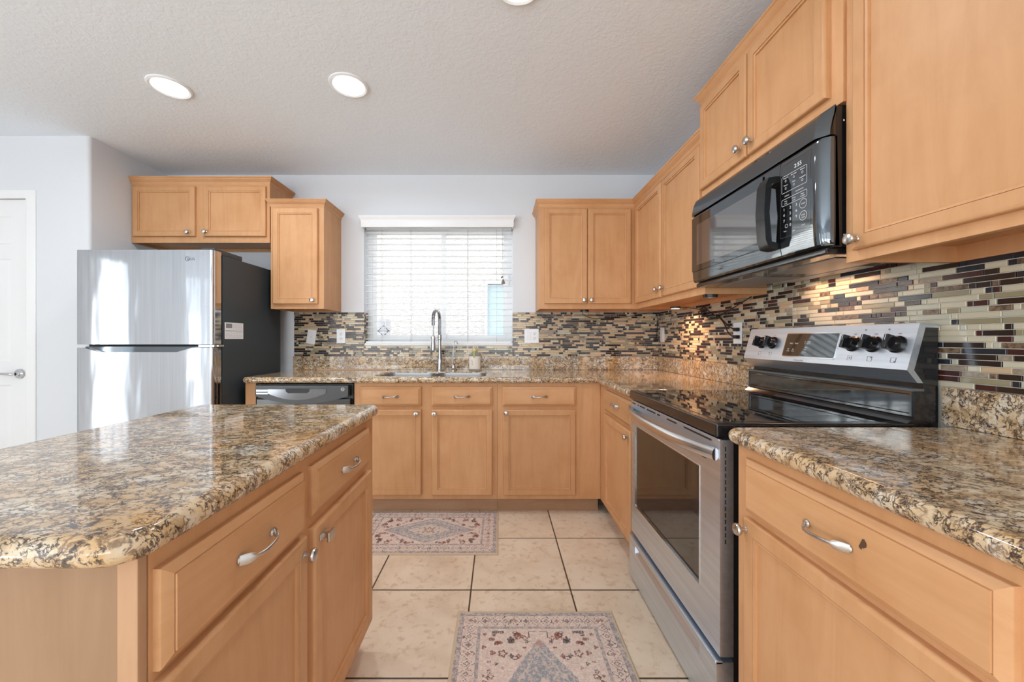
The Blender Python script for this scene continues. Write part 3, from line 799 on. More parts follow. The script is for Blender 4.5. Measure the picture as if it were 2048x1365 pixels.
ff = thing('filter_faucet', 'small slim chrome drinking-water faucet to the right of the main faucet', 'faucet', (-.362, 3.03, CT))
mb = MB(); gx, gy = -.362, 3.03
mb.lathe([(0, 0), (.013, 0), (.013, .003), (.0105, .006), (.0115, .012), (.0115, .042), (.007, .050), (0, .052)], Matrix.Translation((gx, gy, CT)), 18); obj('body', mb, CHROME, ff, world=True)
mb = MB(); sp_ = [(gx - .004, gy, CT + .048), (gx + .002, gy, CT + .15), (gx + .008, gy - .004, CT + .218)]
for i in range(1, 11):
    a = math.pi * .86 * i / 10; sp_.append((gx + .008 + .0135 * (1 - math.cos(a)), gy - .004 - .03 * (1 - math.cos(a)) / 2, CT + .218 + .018 * math.sin(a)))
mb.tube(sp_, .0034, 8); mb.tube([sp_[-1], (sp_[-1][0] + .003, sp_[-1][1], sp_[-1][2] - .014)], .0055, 8)
obj('spout', mb, CHROME, ff, world=True)
mb = MB(); mb.tube([(gx + .004, gy - .006, CT + .052), (gx + .025, gy - .012, CT + .055), (gx + .052, gy - .016, CT + .063)], [.005, .0045, .006], 8, up=(0, 0, 1), ry=[.003, .002, .002]); obj('lever', mb, BLACKP, ff, world=True)

so = thing('soap_bottle', 'cream-labelled hand soap bottle with pump standing right of the faucets', 'bottle', (-.191, 3.02, CT))
mb = MB(); TZ = Matrix.Translation((-.191, 3.02, CT))
mb.lathe([(0, .001), (.042, .001), (.046, .006), (.046, .120), (.043, .130), (.030, .140), (.018, .145), (.0165, .155), (0, .155)], TZ, 32, sy=.62)
obj('bottle_body', mb, mat('clear_plastic', (.80, .82, .80), .08, trans=.75, ior=1.3), so, world=True)
mb = MB(); mb.lathe([(.0462, .018), (.0466, .018), (.0466, .116), (.0462, .116)], TZ, 32, sy=.63); lb = obj('label', mb, CREAMLBL, so, world=True)
mb = MB()
for a in (((-.030, .075), (-.022, .083), (-.016, .072), (-.022, .060)), ((-.024, .062), (-.018, .052), (-.010, .054))):
    mb.tube([(-.191 + u, 3.02 - .0292 * math.sqrt(max(0, 1 - (u / .0466) ** 2)) - .0002, CT + v) for u, v in a], .0012, 5)
obj('squiggle', mb, GREYTXT, lb, world=True)
mb = MB(); mb.lathe([(0, .150), (.017, .150), (.017, .168), (.009, .170), (.008, .182), (.014, .184), (.014, .192), (0, .193)], TZ, 18)
mb.tube([(-.191, 3.02, CT + .187), (-.197, 2.995, CT + .186), (-.200, 2.985, CT + .181)], [.006, .005, .004], 8)
obj('pump', mb, mat('pale_pump', (.78, .74, .55), .4), so, world=True)
mb = MB(); mb.box(-.200, -.188, 2.9875, 2.9895, CT + .105, CT + .160, .0008); mb.lathe([(.0172, .152), (.019, .152), (.019, .162), (.0172, .162)], TZ, 18)
obj('tag', mb, GREENT, so, world=True)
# thin tan strip lying at the back of the counter
mb = MB(); mb.box(-1.478, -.906, 3.100, 3.118, CT + .0005, CT + .009, .002)
solo('wooden_strip', mb, mat('tan_strip', (.62, .42, .28), .4), 'thin tan strip lying on the counter against the granite upstand, left of the sink', 'strip', (-1.2, 3.11, CT + .0005))

# ------------------------------------------------------------------ dishwasher
dw = thing('dishwasher', 'black dishwasher under the counter, left of the sink cabinet', 'dishwasher', (-1.288, 2.54, 0))
dx0, dx1, dy = -1.607, -.964, 2.505
mb = MB(); mb.box(dx0 + .004, dx1 - .004, 2.545, 3.10, .02, .868); mb.box(dx0 + .004, dx1 - .004, 2.60, 2.61, .0, .02)
obj('tub', mb, BLACKP, dw, world=True)
mb = MB(); mb.box(dx0 + .010, dx1 - .012, dy + .008, 2.545, .12, .772, .006); obj('door', mb, BLACKE, dw, world=True)
# control fascia with sagging lower edge
zt_, xc, hw_ = .862, (dx0 + dx1) / 2 - .005, (dx1 - dx0) / 2 - .018
def sag(n=24, w=hw_, top=zt_, e=.792, low=.742):
    pts = [(xc - w, top), (xc + w, top)]
    for i in range(n + 1):
        s_ = 1 - 2 * i / n; pts.append((xc + s_ * w, low + (e - low) * abs(s_) ** 2))
    return pts
FASC = mat('charcoal_fascia', (.045, .046, .048), .3, spec=.5)
mb = MB(); mb.prism(sag(), lambda u, v, w: (u, w, v), 2.53, dy - .004); fa = obj('control_panel', mb, FASC, dw, world=True)
mb = MB()
pts = [(-.205, .838), (-.09, .838), (-.085, .822), (-.07, .812), (.05, .812), (.065, .822), (.07, .838), (.175, .838), (.175, .808)]
n = 14; pts += [(.175 - .38 * i / n, .768 + .042 * (((.175 - .38 * i / n) + .015) / .19) ** 2) for i in range(n + 1)]
mb.prism([(xc - .015 + a, b) for a, b in pts], lambda u, v, w: (u, w, v), dy, dy - .007); obj('glossy_trim', mb, CHROME if False else mat('dark_mirror_trim', (.10, .10, .105), .12, metal=1.0), fa, world=True)
mb = MB(); mb.box(xc - .015 - .085, xc - .015 + .068, dy - .005, dy - .0045, .815, .843); obj('handle_recess', mb, SLOT, fa, world=True)
mb = MB(); mb.box(xc - hw_ + .008, xc - hw_ + .085, dy - .0075, dy - .003, .820, .836, .001); mb.box(xc - hw_ + .008, xc - hw_ + .085, dy - .0075, dy - .003, .803, .816, .001); obj('vent', mb, BLACKG, fa, world=True)
mb = MB(); lc = (xc + hw_ - .035, dy - .0045, .838)
T0 = frame(lc, (1, 0, 0), (0, 0, 1)); mb.lathe([(.0095, 0), (.0115, 0), (.0115, .001), (.0095, .001)], T0, 24)
mb.add_mesh(text_mesh('GE', .0115, .0003, 'CENTER'), frame((lc[0], lc[1] - .0006, lc[2] - .004), (1, 0, 0), (0, 0, 1)))
obj('round_badge', mb, WHITETXT, fa, world=True)

# ------------------------------------------------------------------ refrigerator
fr_ = thing('refrigerator', 'stainless top-freezer refrigerator with dark grey sides', 'refrigerator', (-2.148, 2.66, 0))
fx0, fx1, fy0, fyd = -2.565, -1.730, 2.315, 2.385
mb = MB(); mb.box(fx0 + .002, fx1, fyd + .012, 3.03, .03, 1.690, .004); obj('case', mb, FSIDE, fr_, world=True)
mb = MB(); mb.box(fx0 + .01, fx1 - .012, fyd, fyd + .014, .06, 1.685); obj('gasket', mb, RUBBER, fr_, world=True)
vert = lambda c, d: abs(d.z) > .9 and c.y < fyd - .02
mb = MB(); mb.box(fx0, fx1 - .002, fy0, fyd, 1.134, 1.707, .018, 4, edges=vert); fz = obj('freezer_door', mb, FRIDGE, fr_, world=True)
mb = MB(); mb.box(fx0, fx1 - .002, fy0 + .03, fyd, .07, 1.112, .012, 3, edges=vert)
zt_ = 1.114; a0, a1 = fx0 + .045, fx1 - .125
mb2 = [(fx0 + .018, .07), (fx1 - .020, .07), (fx1 - .020, zt_), (a1, zt_), (a1 - .10, 1.086), (a0 + .10, 1.086), (a0, zt_), (fx0 + .018, zt_)]
mb.prism(mb2, lambda u, v, w: (u, w, v), fy0, fy0 + .031)
for x_, sg in ((fx0 + .018, -1), (fx1 - .020, 1)):
    mb.prism([(x_, fy0)] + [(x_ + sg * .018 * math.sin(k * math.pi / 12), fy0 + .018 - .018 * math.cos(k * math.pi / 12)) for k in range(1, 7)] + [(x_ + sg * .018, fy0 + .031), (x_, fy0 + .031)], lambda u, v, w: (u, v, w), .07, zt_)
fd = obj('fridge_door', mb, FRIDGE, fr_, world=True)
mb = MB(); mb.prism([(a0 + .002, zt_), (a1 - .002, zt_), (a1 - .101, 1.087), (a0 + .101, 1.087)], lambda u, v, w: (u, w, v), fy0 + .022, fy0 + .030)
mb.box(fx0 + .03, fx1 - .03, fy0 + .03, fyd, 1.1125, 1.120); obj('handle_recess', mb, BLACKG, fd, world=True)
mb = MB(); mb.box(fx1 - .10, fx1 - .004, fy0 + .012, fyd + .01, 1.1155, 1.132, .002); mb.box(fx1 - .06, fx1 + .002, fyd - .03, fyd + .02, 1.117, 1.130, .002); obj('hinge', mb, CHROME, fr_, world=True)
mb = MB(); mb.box(fx1 - .085, fx1 - .003, fyd - .055, fyd + .20, 1.690, 1.722, .006); obj('hinge_cover', mb, FSIDE, fr_, world=True)
mb = MB()
T0 = frame((-1.886, fy0 - .0006, 1.652), (1, 0, 0), (0, 0, 1))
mb.lathe([(.0118, -.0004), (.0138, -.0004), (.0138, .0004), (.0118, .0004)], T0, 28)
mb.add_mesh(text_mesh('LG', .022, .0003), frame((-1.868, fy0 - .0003, 1.6445), (1, 0, 0), (0, 0, 1)))
for a, b, c, d in ((-.0015, .000, -.006, .007), (-.0015, .006, -.006, -.0045), (.006, .0075, -.004, .0015)):
    mb.box(-1.886 + a, -1.886 + b, fy0 - .001, fy0, 1.652 + c, 1.652 + d)
obj('logo', mb, PRINTD, fz, world=True)
mb = MB(); mb.box(fx1 + .0002, fx1 + .0012, 2.412, 2.586, 1.167, 1.272); lb = obj('sticker', mb, PLATE, fr_, world=True)
mb = MB(); mb.box(fx1 + .0012, fx1 + .0016, 2.422, 2.478, 1.236, 1.266); mb.box(fx1 + .0012, fx1 + .0016, 2.418, 2.58, 1.218, 1.221)
random.seed(3)
for r in range(5):
    y = 2.486
    while y < 2.575: L = random.uniform(.006, .02); mb.box(fx1 + .0012, fx1 + .0015, y, min(y + L, 2.578), 1.262 - r * .008, 1.2635 - r * .008); y += L + .004
for r in range(5):
    y = 2.42
    while y < 2.575: L = random.uniform(.008, .03); mb.box(fx1 + .0012, fx1 + .0015, y, min(y + L, 2.578), 1.210 - r * .0085, 1.2115 - r * .0085); y += L + .007
obj('print', mb, GREYTXT, lb, world=True)

# ------------------------------------------------------------------ range
rg = thing('range', 'stainless and black freestanding electric range with glass cooktop', 'stove', (.97, 1.5, 0))
ry0, ry1 = 1.125, 1.876
mb = MB(); mb.box(.690, 1.294, ry0 + .004, ry1 - .004, .03, .880, .002)
for a in (ry0 + .05, ry1 - .08):
    for b in (.74, 1.22): mb.box(b, b + .03, a, a + .03, 0, .03)
obj('body', mb, BLACKE, rg, world=True)
mb = MB(); mb.box(.640, 1.225, ry0, ry1, .876, .9165, .006, 3); ck = obj('cooktop', mb, BLACKE, rg, world=True)
mb = MB(); mb.box(.668, 1.200, ry0 + .022, ry1 - .022, .9165, .9178, .0006); gl = obj('glass_surface', mb, BLACKGL, ck, world=True)
RING = mat('burner_ring_print', (.10, .10, .105), .12, spec=.6)
for (bx, by, br) in ((.80, 1.315, .108), (.80, 1.69, .085), (1.07, 1.315, .078), (1.07, 1.69, .108)):
    mb = MB(); TZ = Matrix.Translation((bx, by, .9179))
    for r in (br, br * .62): mb.lathe([(r - .0018, 0), (r, 0), (r, .00015), (r - .0018, .00015)], TZ, 48)
    obj('burner_ring', mb, RING, gl, world=True)
# oven door
dX = .650; oz0, oz1 = .229, .868
wy0, wy1, wz0, wz1 = 1.238, 1.829, .368, .757
mb = MB()
mb.box(dX, .690, ry0, ry1, oz0, wz0, .0); mb.box(dX, .690, ry0, ry1, wz1, oz1, 0)
mb.box(dX, .690, ry0, wy0, wz0, wz1); mb.box(dX, .690, wy1, ry1, wz0, wz1)
bmesh.ops.remove_doubles(mb.bm, verts=mb.bm.verts, dist=1e-5)
mb.box(dX - .003, dX + .006, ry0 + .004, ry1 - .004, oz1 - .003, oz1 + .002, .001)
od = obj('oven_door', mb, STEEL, rg, world=True)
mb = MB(); e = .006
R = [[(dX - .0015, y, z) for y, z in ((wy0 - a, wz0 - a), (wy1 + a, wz0 - a), (wy1 + a, wz1 + a), (wy0 - a, wz1 + a))] for a in (.0, -.0035)]
for k in range(4):
    q = [R[0][k], R[0][(k + 1) % 4], R[1][(k + 1) % 4], R[1][k]]; mb.face(q); 
    mb.face([R[1][k], R[1][(k + 1) % 4], (dX + .006, R[1][(k + 1) % 4][1], R[1][(k + 1) % 4][2]), (dX + .006, R[1][k][1], R[1][k][2])])
    mb.face([R[0][(k + 1) % 4], R[0][k], (dX + .001, R[0][k][1], R[0][k][2]), (dX + .001, R[0][(k + 1) % 4][1], R[0][(k + 1) % 4][2])])
obj('window_trim', mb, CHROME, od, world=True)
mb = MB(); mb.box(dX + .003, .6895, wy0 + .0005, wy1 - .0005, wz0 + .0005, wz1 - .0005); obj('oven_window', mb, BLACKGL, od, world=True)
mb = MB(); hp = []
n = 24
for i in range(n + 1):
    s_ = -1 + 2 * i / n; hp.append((dX - .010 - .046 * (1 - abs(s_) ** 2.4), (ry0 + ry1) / 2 + s_ * (ry1 - ry0 - .012) / 2, .824))
mb.tube(hp, .0125, 14, up=(0, 0, 1), ry=.019)
obj('handle', mb, mat('satin_handle', (.70, .70, .71), .22, metal=1.0), od, world=True)
for a, b in ((1.820, 1.862), (1.780, 1.794), (1.705, 1.765), (1.590, 1.680), (1.545, 1.572), (1.400, 1.480), (1.170, 1.345)):
    mb = MB(); mb.box(dX - .0006, dX + .0015, a, b, .8535, .8595); obj('vent_slot', mb, SLOT, od, world=True)
mb = MB(); mb.box(dX - .0006, dX + .0015, 1.20, 1.33, .790, .797); obj('vent_slot', mb, SLOT, od, world=True)
for k in range(15): mb = MB(); mb.box(.664, .668, ry0 - .0005, ry0 + .001, .835 - k * .0195, .848 - k * .0195); obj('side_vent', mb, SLOT, od, world=True)
# storage drawer
mb = MB(); y0_, y1_ = 1.222, 1.800; a_, b_ = .157, .192; X_ = .640
for y_a, y_b, za, zb_ in ((ry0, ry1, .018, a_), (ry0, ry1, b_, .213), (ry0, y0_, a_, b_), (y1_, ry1, a_, b_)): mb.box(X_, .690, y_a, y_b, za, zb_)
bmesh.ops.remove_doubles(mb.bm, verts=mb.bm.verts, dist=1e-5)
mb.box(X_ - .004, X_ + .02, ry0, ry1, .206, .2165, .003, 3)
dr = obj('storage_drawer', mb, STEEL, rg, world=True)
mb = MB(); mb.face([(X_ + .001, y0_, a_), (X_ + .001, y1_, a_), (X_ + .022, y1_, b_ - .004), (X_ + .022, y0_, b_ - .004)]); mb.box(X_ + .022, X_ + .03, y0_, y1_, a_, b_)
obj('finger_pull', mb, STEEL, dr, world=True)
# riser and control panel
bgd = lambda u, v, w: (u, w, v)
mb = MB(); mb.prism([(1.2935, .90), (1.2935, 1.198), (1.256, 1.199), (1.222, 1.074), (1.250, 1.036), (1.250, 1.012), (1.2235, 1.012), (1.2235, .935), (1.214, .925), (1.203, .9165), (1.203, .90)], bgd, ry0 + .002, ry1 - .002)
obj('backguard', mb, BLACKE, rg, world=True)
mb = MB(); mb.rings([(ry0 + .006, ry1 - .006, .936, 1.0095, 0), (ry0 + .006, ry1 - .006, .936, 1.0095, -.0035), (ry0 + .013, ry1 - .013, .943, 1.0025, -.0035), (ry0 + .016, ry1 - .016, .946, 1.000, -.001)])
bmesh.ops.transform(mb.bm, matrix=Matrix(((0, 1, 0, 1.2235), (1, 0, 0, 0), (0, 0, 1, 0), (0, 0, 0, 1))), verts=mb.bm.verts)
obj('riser_panel', mb, BLACKG, rg, world=True)
mb = MB(); mb.box(1.212, 1.250, ry0 - .001, ry1, 1.0115, 1.0185, .001); obj('shelf_strip', mb, mat('worn_grey_metal', (.12, .12, .12), .5), rg, world=True)
mb = MB(); mb.prism([(1.238, 1.213), (1.200, 1.074), (1.231, 1.036), (1.248, 1.0355), (1.221, 1.0735), (1.255, 1.200), (1.2938, 1.199), (1.2938, 1.206), (1.246, 1.2145)], bgd, ry0, ry1)
cpn = obj('control_panel', mb, STEEL, rg, world=True)
fu = Vector((.038, 0, .139)).normalized(); fn_ = Vector((-fu.z, 0, fu.x))
def face_pt(y, z, out=0): s_ = (z - 1.074) / .139; return Vector((1.200 + .038 * s_, y, z)) + fn_ * out
def kn(y, z=1.149):
    mb = MB(); T0 = frame(face_pt(y, z), (0, -1, 0), fu)
    mb.lathe([(0, 0), (.0275, 0), (.0275, .004), (.0235, .008), (.022, .022), (.019, .026), (0, .026)], T0, 28)
    mb.M = T0; mb.box(-.0065, .0065, -.0235, .0235, .018, .042, .003); mb.M = Matrix.Identity(4)
    k = obj('control_knob', mb, BLACKK, cpn, world=True)
    mb = MB(); mb.M = T0; mb.box(-.0008, .0008, .004, .022, .0418, .0425); obj('pointer', mb, WHITETXT, k, world=True)
for y in (1.772, 1.703, 1.318, 1.247, 1.172): kn(y)
mb = MB(); T0 = frame(face_pt(1.630, 1.092), (0, -1, 0), fu)
rr = round_poly([(0, 0, .008), (.256, 0, .008), (.256, .102, .008), (0, .102, .008)], 4)
mb.prism([(T0 @ Vector((a, b, 0))).to_tuple()[1:] for a, b in rr], lambda u, v, w: face_pt(u, v, w), .0002, .0022); obj('display_bezel', mb, CHROME, cpn, world=True)
mb = MB(); rr = round_poly([(.004, .004, .006), (.252, .004, .006), (.252, .098, .006), (.004, .098, .006)], 4)
mb.prism([(T0 @ Vector((a, b, 0))).to_tuple()[1:] for a, b in rr], lambda u, v, w: face_pt(u, v, w), .0005, .0028); dg_ = obj('display_glass', mb, BLACKGL, cpn, world=True)
mb = MB(); 
for tx, sz, a, b in (('Bake', .0085, .030, .055), ('Broil', .0085, .057, .055), ('Self', .0065, .024, .031), ('Clean', .0065, .022, .023), ('Set', .0065, .050, .031), ('Clock', .0065, .047, .023), ('Timer', .0055, .112, .039), ('Start', .0055, .111, .030), ('Preheat', .0055, .108, .021)):
    mb.add_mesh(text_mesh(tx, sz, .0001), T0 @ Matrix.Translation((a, b, .0030)))
obj('print', mb, WHITETXT, dg_, world=True)
mb = MB(); mb.add_mesh(text_mesh('1:20', .018, .0001), T0 @ Matrix.Translation((.103, .055, .0030))); obj('clock', mb, mat('dim_digits', (.35, .38, .38), .5, emit=(.7, .8, .8), es=.12), dg_, world=True)
mb = MB(); mb.add_mesh(text_mesh('Hotpoint', .013, .0001), frame(face_pt(1.560, 1.077, .0004), (0, -1, 0), fu)); obj('brand_lettering', mb, GREYTXT, cpn, world=True)
for y, q in ((1.772, 0), (1.703, 1), (1.318, 2), (1.247, 3), (1.172, 4)):
    T1 = frame(face_pt(y, 1.101, .0004), (0, -1, 0), fu); mb = MB(); mb.M = T1; c = .008
    for a in ((-c, c, c - .0008, c), (-c, c, -c, -c + .0008), (-c, -c + .0008, -c, c), (c - .0008, c, -c, c)): mb.box(a[0], a[1], a[2], a[3], 0, .0003)
    o_ = ((-1, -1), (-1, 1), (0, 0), (1, 1), (1, -1))[q]; mb.lathe([(0, 0), (.0024, 0), (.0024, .0004), (0, .0004)], Matrix.Translation((o_[0] * .0045, o_[1] * .0045, 0)), 10)
    obj('burner_icon', mb, GREYTXT, cpn, world=True)
    mb = MB(); mb.M = T1 @ Matrix.Translation((0, .082, 0)); mb.add_mesh(text_mesh('OFF', .0065, .0001, 'CENTER')); obj('off_lettering', mb, GREYTXT, cpn, world=True)
for y in (1.285, 1.208): mb = MB(); mb.lathe([(0, 0), (.003, 0), (.003, .0012), (0, .0012)], frame(face_pt(y, 1.196, 0), (0, -1, 0), fu), 10); obj('indicator_lamp', mb, GREYTXT, cpn, world=True)

# ------------------------------------------------------------------ microwave
mw = thing('microwave', 'black over-the-range microwave with door handle and white keypad', 'microwave', (1.1, 1.48, 1.415))
my0, my1 = 1.104, 1.860
mb = MB(); mb.box(.972, 1.303, my0 + .002, my1 - .002, 1.432, 1.843, .003)
mb.box(.955, 1.30, my0 + .010, my1 - .006, 1.413, 1.434, .006)
for a, b in ((1.83, 1.47), (1.83, 1.80)): pass
obj('case', mb, BLACKE, mw, world=True)
for a, b in ((1.16, 1.44), (1.52, 1.80)): mb = MB(); mb.box(1.02, 1.20, a, b, 1.4105, 1.4135, .001); obj('grease_filter', mb, FILT, mw, world=True)
mb = MB(); mb.box(1.215, 1.275, 1.30, 1.66, 1.4108, 1.4135, .001); obj('light_cover', mb, mat('frosted_cover', (.45, .45, .46), .3), mw, world=True)
ve = lambda c, d: c.x < .95
mb = MB(); pf = [(.972, 1.757), (.933, 1.757), (.934, 1.775), (.940, 1.805), (.952, 1.832), (.972, 1.845)]
mb.prism(pf, lambda u, v, w: (u, w, v), my0 + .028, my1 - .012)
for sg, ya, yb in ((-1, my0 + .028, my0), (1, my1 - .012, my1)):
    A = [(u, ya, v) for u, v in pf]; B = [(u + (.028 if abs(sg) and u < .96 else 0) * (.8 if sg < 0 else .3), yb, v) for u, v in pf]
    for k in range(1, 5): mb.face([A[k], A[k + 1], B[k + 1], B[k]] if sg < 0 else [A[k], B[k], B[k + 1], A[k + 1]])
    mb.face([A[0], A[1], B[1], B[0]]); mb.face(B)
obj('vent_grille', mb, BLACKG, mw, world=True)
def mwfront(y0, y1, ba, bb):
    """front shell, softly rounded at the outer ends, bulging slightly"""
    mb = MB(); prof = [(1.437, .947), (1.443, .940), (1.46, .937), (1.50, .9345), (1.60, .933), (1.70, .934), (1.74, .936), (1.7535, .940)]
    ys = []
    if ba: ys += [(y0, .036), (y0 + .004, .020), (y0 + .012, .008), (y0 + .024, .0015)]
    ys += [(y0 + (.036 if ba else 0), 0)]
    ys += [(y1 - (.02 if bb else 0), 0)]
    if bb: ys += [(y1 - .010, .0015), (y1 - .003, .006), (y1, .014)]
    G_ = [[mb.bm.verts.new((x + d, y, z)) for z, x in prof] for y, d in ys]
    for a, b in zip(G_, G_[1:]):
        for k in range(len(prof) - 1): mb.bm.faces.new((a[k], a[k + 1], b[k + 1], b[k]))
    bk = [[mb.bm.verts.new((.972, y, z)) for z in (prof[0][0], prof[-1][0])] for y in (y0, y1)]
    mb.bm.faces.new([bk[0][0]] + G_[0] + [bk[0][1]]); mb.bm.faces.new([bk[1][1]] + G_[-1][::-1] + [bk[1][0]])
    mb.bm.faces.new([bk[0][1]] + [g[-1] for g in G_] + [bk[1][1]]); mb.bm.faces.new([bk[1][0]] + [g[0] for g in G_][::-1] + [bk[0][0]])
    return mb
md = obj('microwave_door', mwfront(1.2735, my1, False, True), BLACKG, mw, world=True, sharp=30)
kp = obj('control_panel', mwfront(my0, 1.2705, True, False), BLACKG, mw, world=True, sharp=30)
def outline(mb, y0, y1, z0, z1, r, wd, x, th=.0005):
    o = round_poly([(y0, z0, r), (y1, z0, r), (y1, z1, r), (y0, z1, r)], 5); i = round_poly([(y0 + wd, z0 + wd, max(r - wd, .0005)), (y1 - wd, z0 + wd, max(r - wd, .0005)), (y1 - wd, z1 - wd, max(r - wd, .0005)), (y0 + wd, z1 - wd, max(r - wd, .0005))], 5)
    for k in range(len(o)):
        j = (k + 1) % len(o); mb.face([(x, *o[k]), (x, *o[j]), (x, *i[j]), (x, *i[k])])
mb = MB(); mb.prism(round_poly([(1.352, 1.487, .004), (1.846, 1.487, .004), (1.846, 1.742, .004), (1.352, 1.742, .004)], 3), lambda u, v, w: (w, u, v), .9325, .9315); wd_ = obj('door_window', mb, BLACKGL, md, world=True)
mb = MB(); mb.box(.9300, .9318, 1.372, 1.800, 1.512, 1.702, .0005); obj('mesh_screen', mb, mat('dark_mesh', (.035, .036, .038), .05, ior=2.8), wd_, world=True)
mb = MB(); hp = []
for i in range(17):
    s_ = -1 + i / 8; hp.append((.893 + .020 * abs(s_) ** 4, 1.253, 1.588 + s_ * .120))
mb.tube(hp, .010, 4, up=(1, 0, 0), ry=.010)
mb = MB()
pr = [(1.466, .925), (1.470, .902), (1.50, .891), (1.59, .886), (1.68, .891), (1.706, .902), (1.710, .925)]
inner = [(1.688, .930), (1.684, .912), (1.59, .904), (1.492, .912), (1.488, .930)]
mb.prism([(z, x) for z, x in pr[::1]] + [(1.710, .934)] + [(1.690, .934)] + [(z, x) for z, x in inner] + [(1.486, .934), (1.466, .934)], lambda u, v, w: (v, w, u), 1.278, 1.322)
bmesh.ops.bevel(mb.bm, geom=[e for e in mb.bm.edges if e.calc_face_angle(0) > .9], offset=.003, segments=2, affect='EDGES', clamp_overlap=True)
obj('door_handle', mb, BLACKK, md, world=True)
# keypad print: y runs from far (left in the picture) to near (right)
xk = .9325; kl, kr = 1.262, 1.158     # left and right ends
kpn = thing
mb = MB()
def kx(u): return kl - u * (kl - kr)
outline(mb, kx(1), kx(0), 1.642, 1.697, .004, .0011, xk)
outline(mb, kx(1), kx(0), 1.600, 1.622, .004, .0011, xk)
def ktext(tx, sz, u, z, al='CENTER'):
    mb.add_mesh(text_mesh(tx, sz, .0001, al), frame((xk, kx(u), z), (0, -1, 0), (0, 0, 1)))
for u, tx in ((.17, 'Popcorn'), (.5, 'Beverage'), (.83, 'Reheat')): ktext(tx, .0062, u, 1.688)
for u, tx in ((.17, 'Potato'), (.5, 'Pizza'), (.83, 'Vegetable')): ktext(tx, .0062, u, 1.664)
for u in (.17, .5, .83):
    for z in (1.680, 1.656): outline(mb, kx(u) - .0032, kx(u) + .0032, z - .0036, z + .0034, .0025, .0009, xk)
ktext('Defrost', .0060, .22, 1.629); ktext('Convenience', .0060, .72, 1.629)
for u, a, b in ((.17, 'Time', 'Cook'), (.5, 'Power', 'Level'), (.83, 'Timer', 'On/Off')): ktext(a, .0056, u, 1.612); ktext(b, .0056, u, 1.605)
for r, row in enumerate(('123', '456', '789')):
    for q, ch in enumerate(row): ktext(ch, .0125, (.10, .36, .60)[q], 1.584 - r * .0185)
ktext('0', .0125, .36, 1.5285)
for z in (1.582, 1.545): outline(mb, kx(.86) - .0145, kx(.86) + .0145, z - .0145, z + .0145, .0144, .0012, xk)
ktext('START', .0062, .86, 1.580); ktext('STOP', .0062, .86, 1.545); ktext('CLEAR', .0050, .86, 1.538)
outline(mb, kx(.20) - .006, kx(.20) + .006, 1.527, 1.539, .005, .001, xk)
ktext('Vent', .0058, .14, 1.515); ktext('Light', .0058, .50, 1.508); ktext('Clock', .0058, .86, 1.515)
obj('keypad_print', mb, WHITETXT, kp, world=True, recalc=False)
mb = MB(); mb.add_mesh(text_mesh('2:55', .0175, .0001, 'CENTER'), frame((xk, kx(.66), 1.706), (0, -1, 0), (0, 0, 1))); obj('clock', mb, LEDTXT, kp, world=True)
mb = MB(); outline(mb, 1.148, 1.268, 1.497, 1.738, .003, .0007, xk + .0002); obj('panel_outline', mb, mat('faint_grey_line', (.12, .12, .12), .4), kp, world=True, recalc=False)
for a, b in ((1.000, 1.468), (1.0, 1.80)): mb = MB(); mb.lathe([(0, 0), (.0045, 0), (.0035, .002), (0, .0025)], frame((a, my0 + .002, b), (1, 0, 0), (0, 0, 1)), 12); obj('screw', mb, CHROME, mw, world=True)
area_light('hood_lamp', (1.245, 1.47, 1.4085), (0, 0, 0), .06, .26, .7, (1, .54, .32), spread=160)

# ------------------------------------------------------------------ outlets, switch plates, plugs, under-cabinet lights, wiring
def plate(kind, label, pos, normal, w=.072, h=.116, tilt=0, group=None, name='wall_outlet'):
    """pos on the wall face; normal 'y' (faces the room along -Y) or 'x' (faces -X)"""
    p = Vector(pos); rz = 0 if normal == 'y' else -90
    t_ = thing(name, label, 'outlet' if 'outlet' in name else 'switch plate' if 'switch' in name else 'cover plate', pos, rz, group)
    if tilt: t_.rotation_euler = (0, math.radians(tilt), 0)
    mb = MB(); mb.box(-w / 2, w / 2, -.006, 0, -h / 2, h / 2, .002, 2); pl = obj('cover', mb, PLATE, t_)
    def recept(x):
        for dz in (.0195, -.0195):
            mb = MB(); mb.prism(round_poly([(x - .0165, dz - .0145, .007), (x + .0165, dz - .0145, .007), (x + .0165, dz + .0145, .007), (x - .0165, dz + .0145, .007)], 4), lambda u, v, w_: (u, w_, v), -.0055, -.0075)
            s_ = obj('socket', mb, WHITE, t_)
            for a in (-.0065, .0050): mb = MB(); mb.box(x + a, x + a + .0022, -.0080, -.0074, dz - .002, dz + .0075); obj('slot', mb, SLOT, s_)
            mb = MB(); mb.lathe([(0, 0), (.0024, 0), (.0024, .0006), (0, .0006)], frame((x, -.0074, dz - .008), (1, 0, 0), (0, 0, 1)), 10); obj('ground_hole', mb, SLOT, s_)
    if kind == 'outlet': recept(0)
    if kind == 'double':
        recept(.023); mb = MB(); mb.box(-.023 - .0165, -.023 + .0165, -.0085, -.0055, -.033, .033, .001); obj('rocker', mb, WHITE, t_)
    if kind == 'rocker': mb = MB(); mb.box(-.0165, .0165, -.0085, -.0055, -.033, .033, .001); obj('rocker', mb, WHITE, t_)
    if kind == 'blank': mb = MB(); mb.lathe([(0, 0), (.0035, 0), (.003, .0012), (0, .0014)], frame((0, -.006, .0), (1, 0, 0), (0, 0, 1)), 12); obj('screw', mb, STEELB, t_)
    return t_
yw = YB - .0121
plate('blank', 'crooked blank white cover plate on the mosaic, nearest the refrigerator', (-1.532, yw, 1.184), 'y', tilt=8, name='cover_plate')
plate('outlet', 'white duplex outlet on the mosaic left of the window', (-1.290, yw, 1.190), 'y')
plate('double', 'white double plate with rocker switch and outlet right of the window', (.266, yw, 1.192), 'y', w=.118, name='switch_outlet_plate')
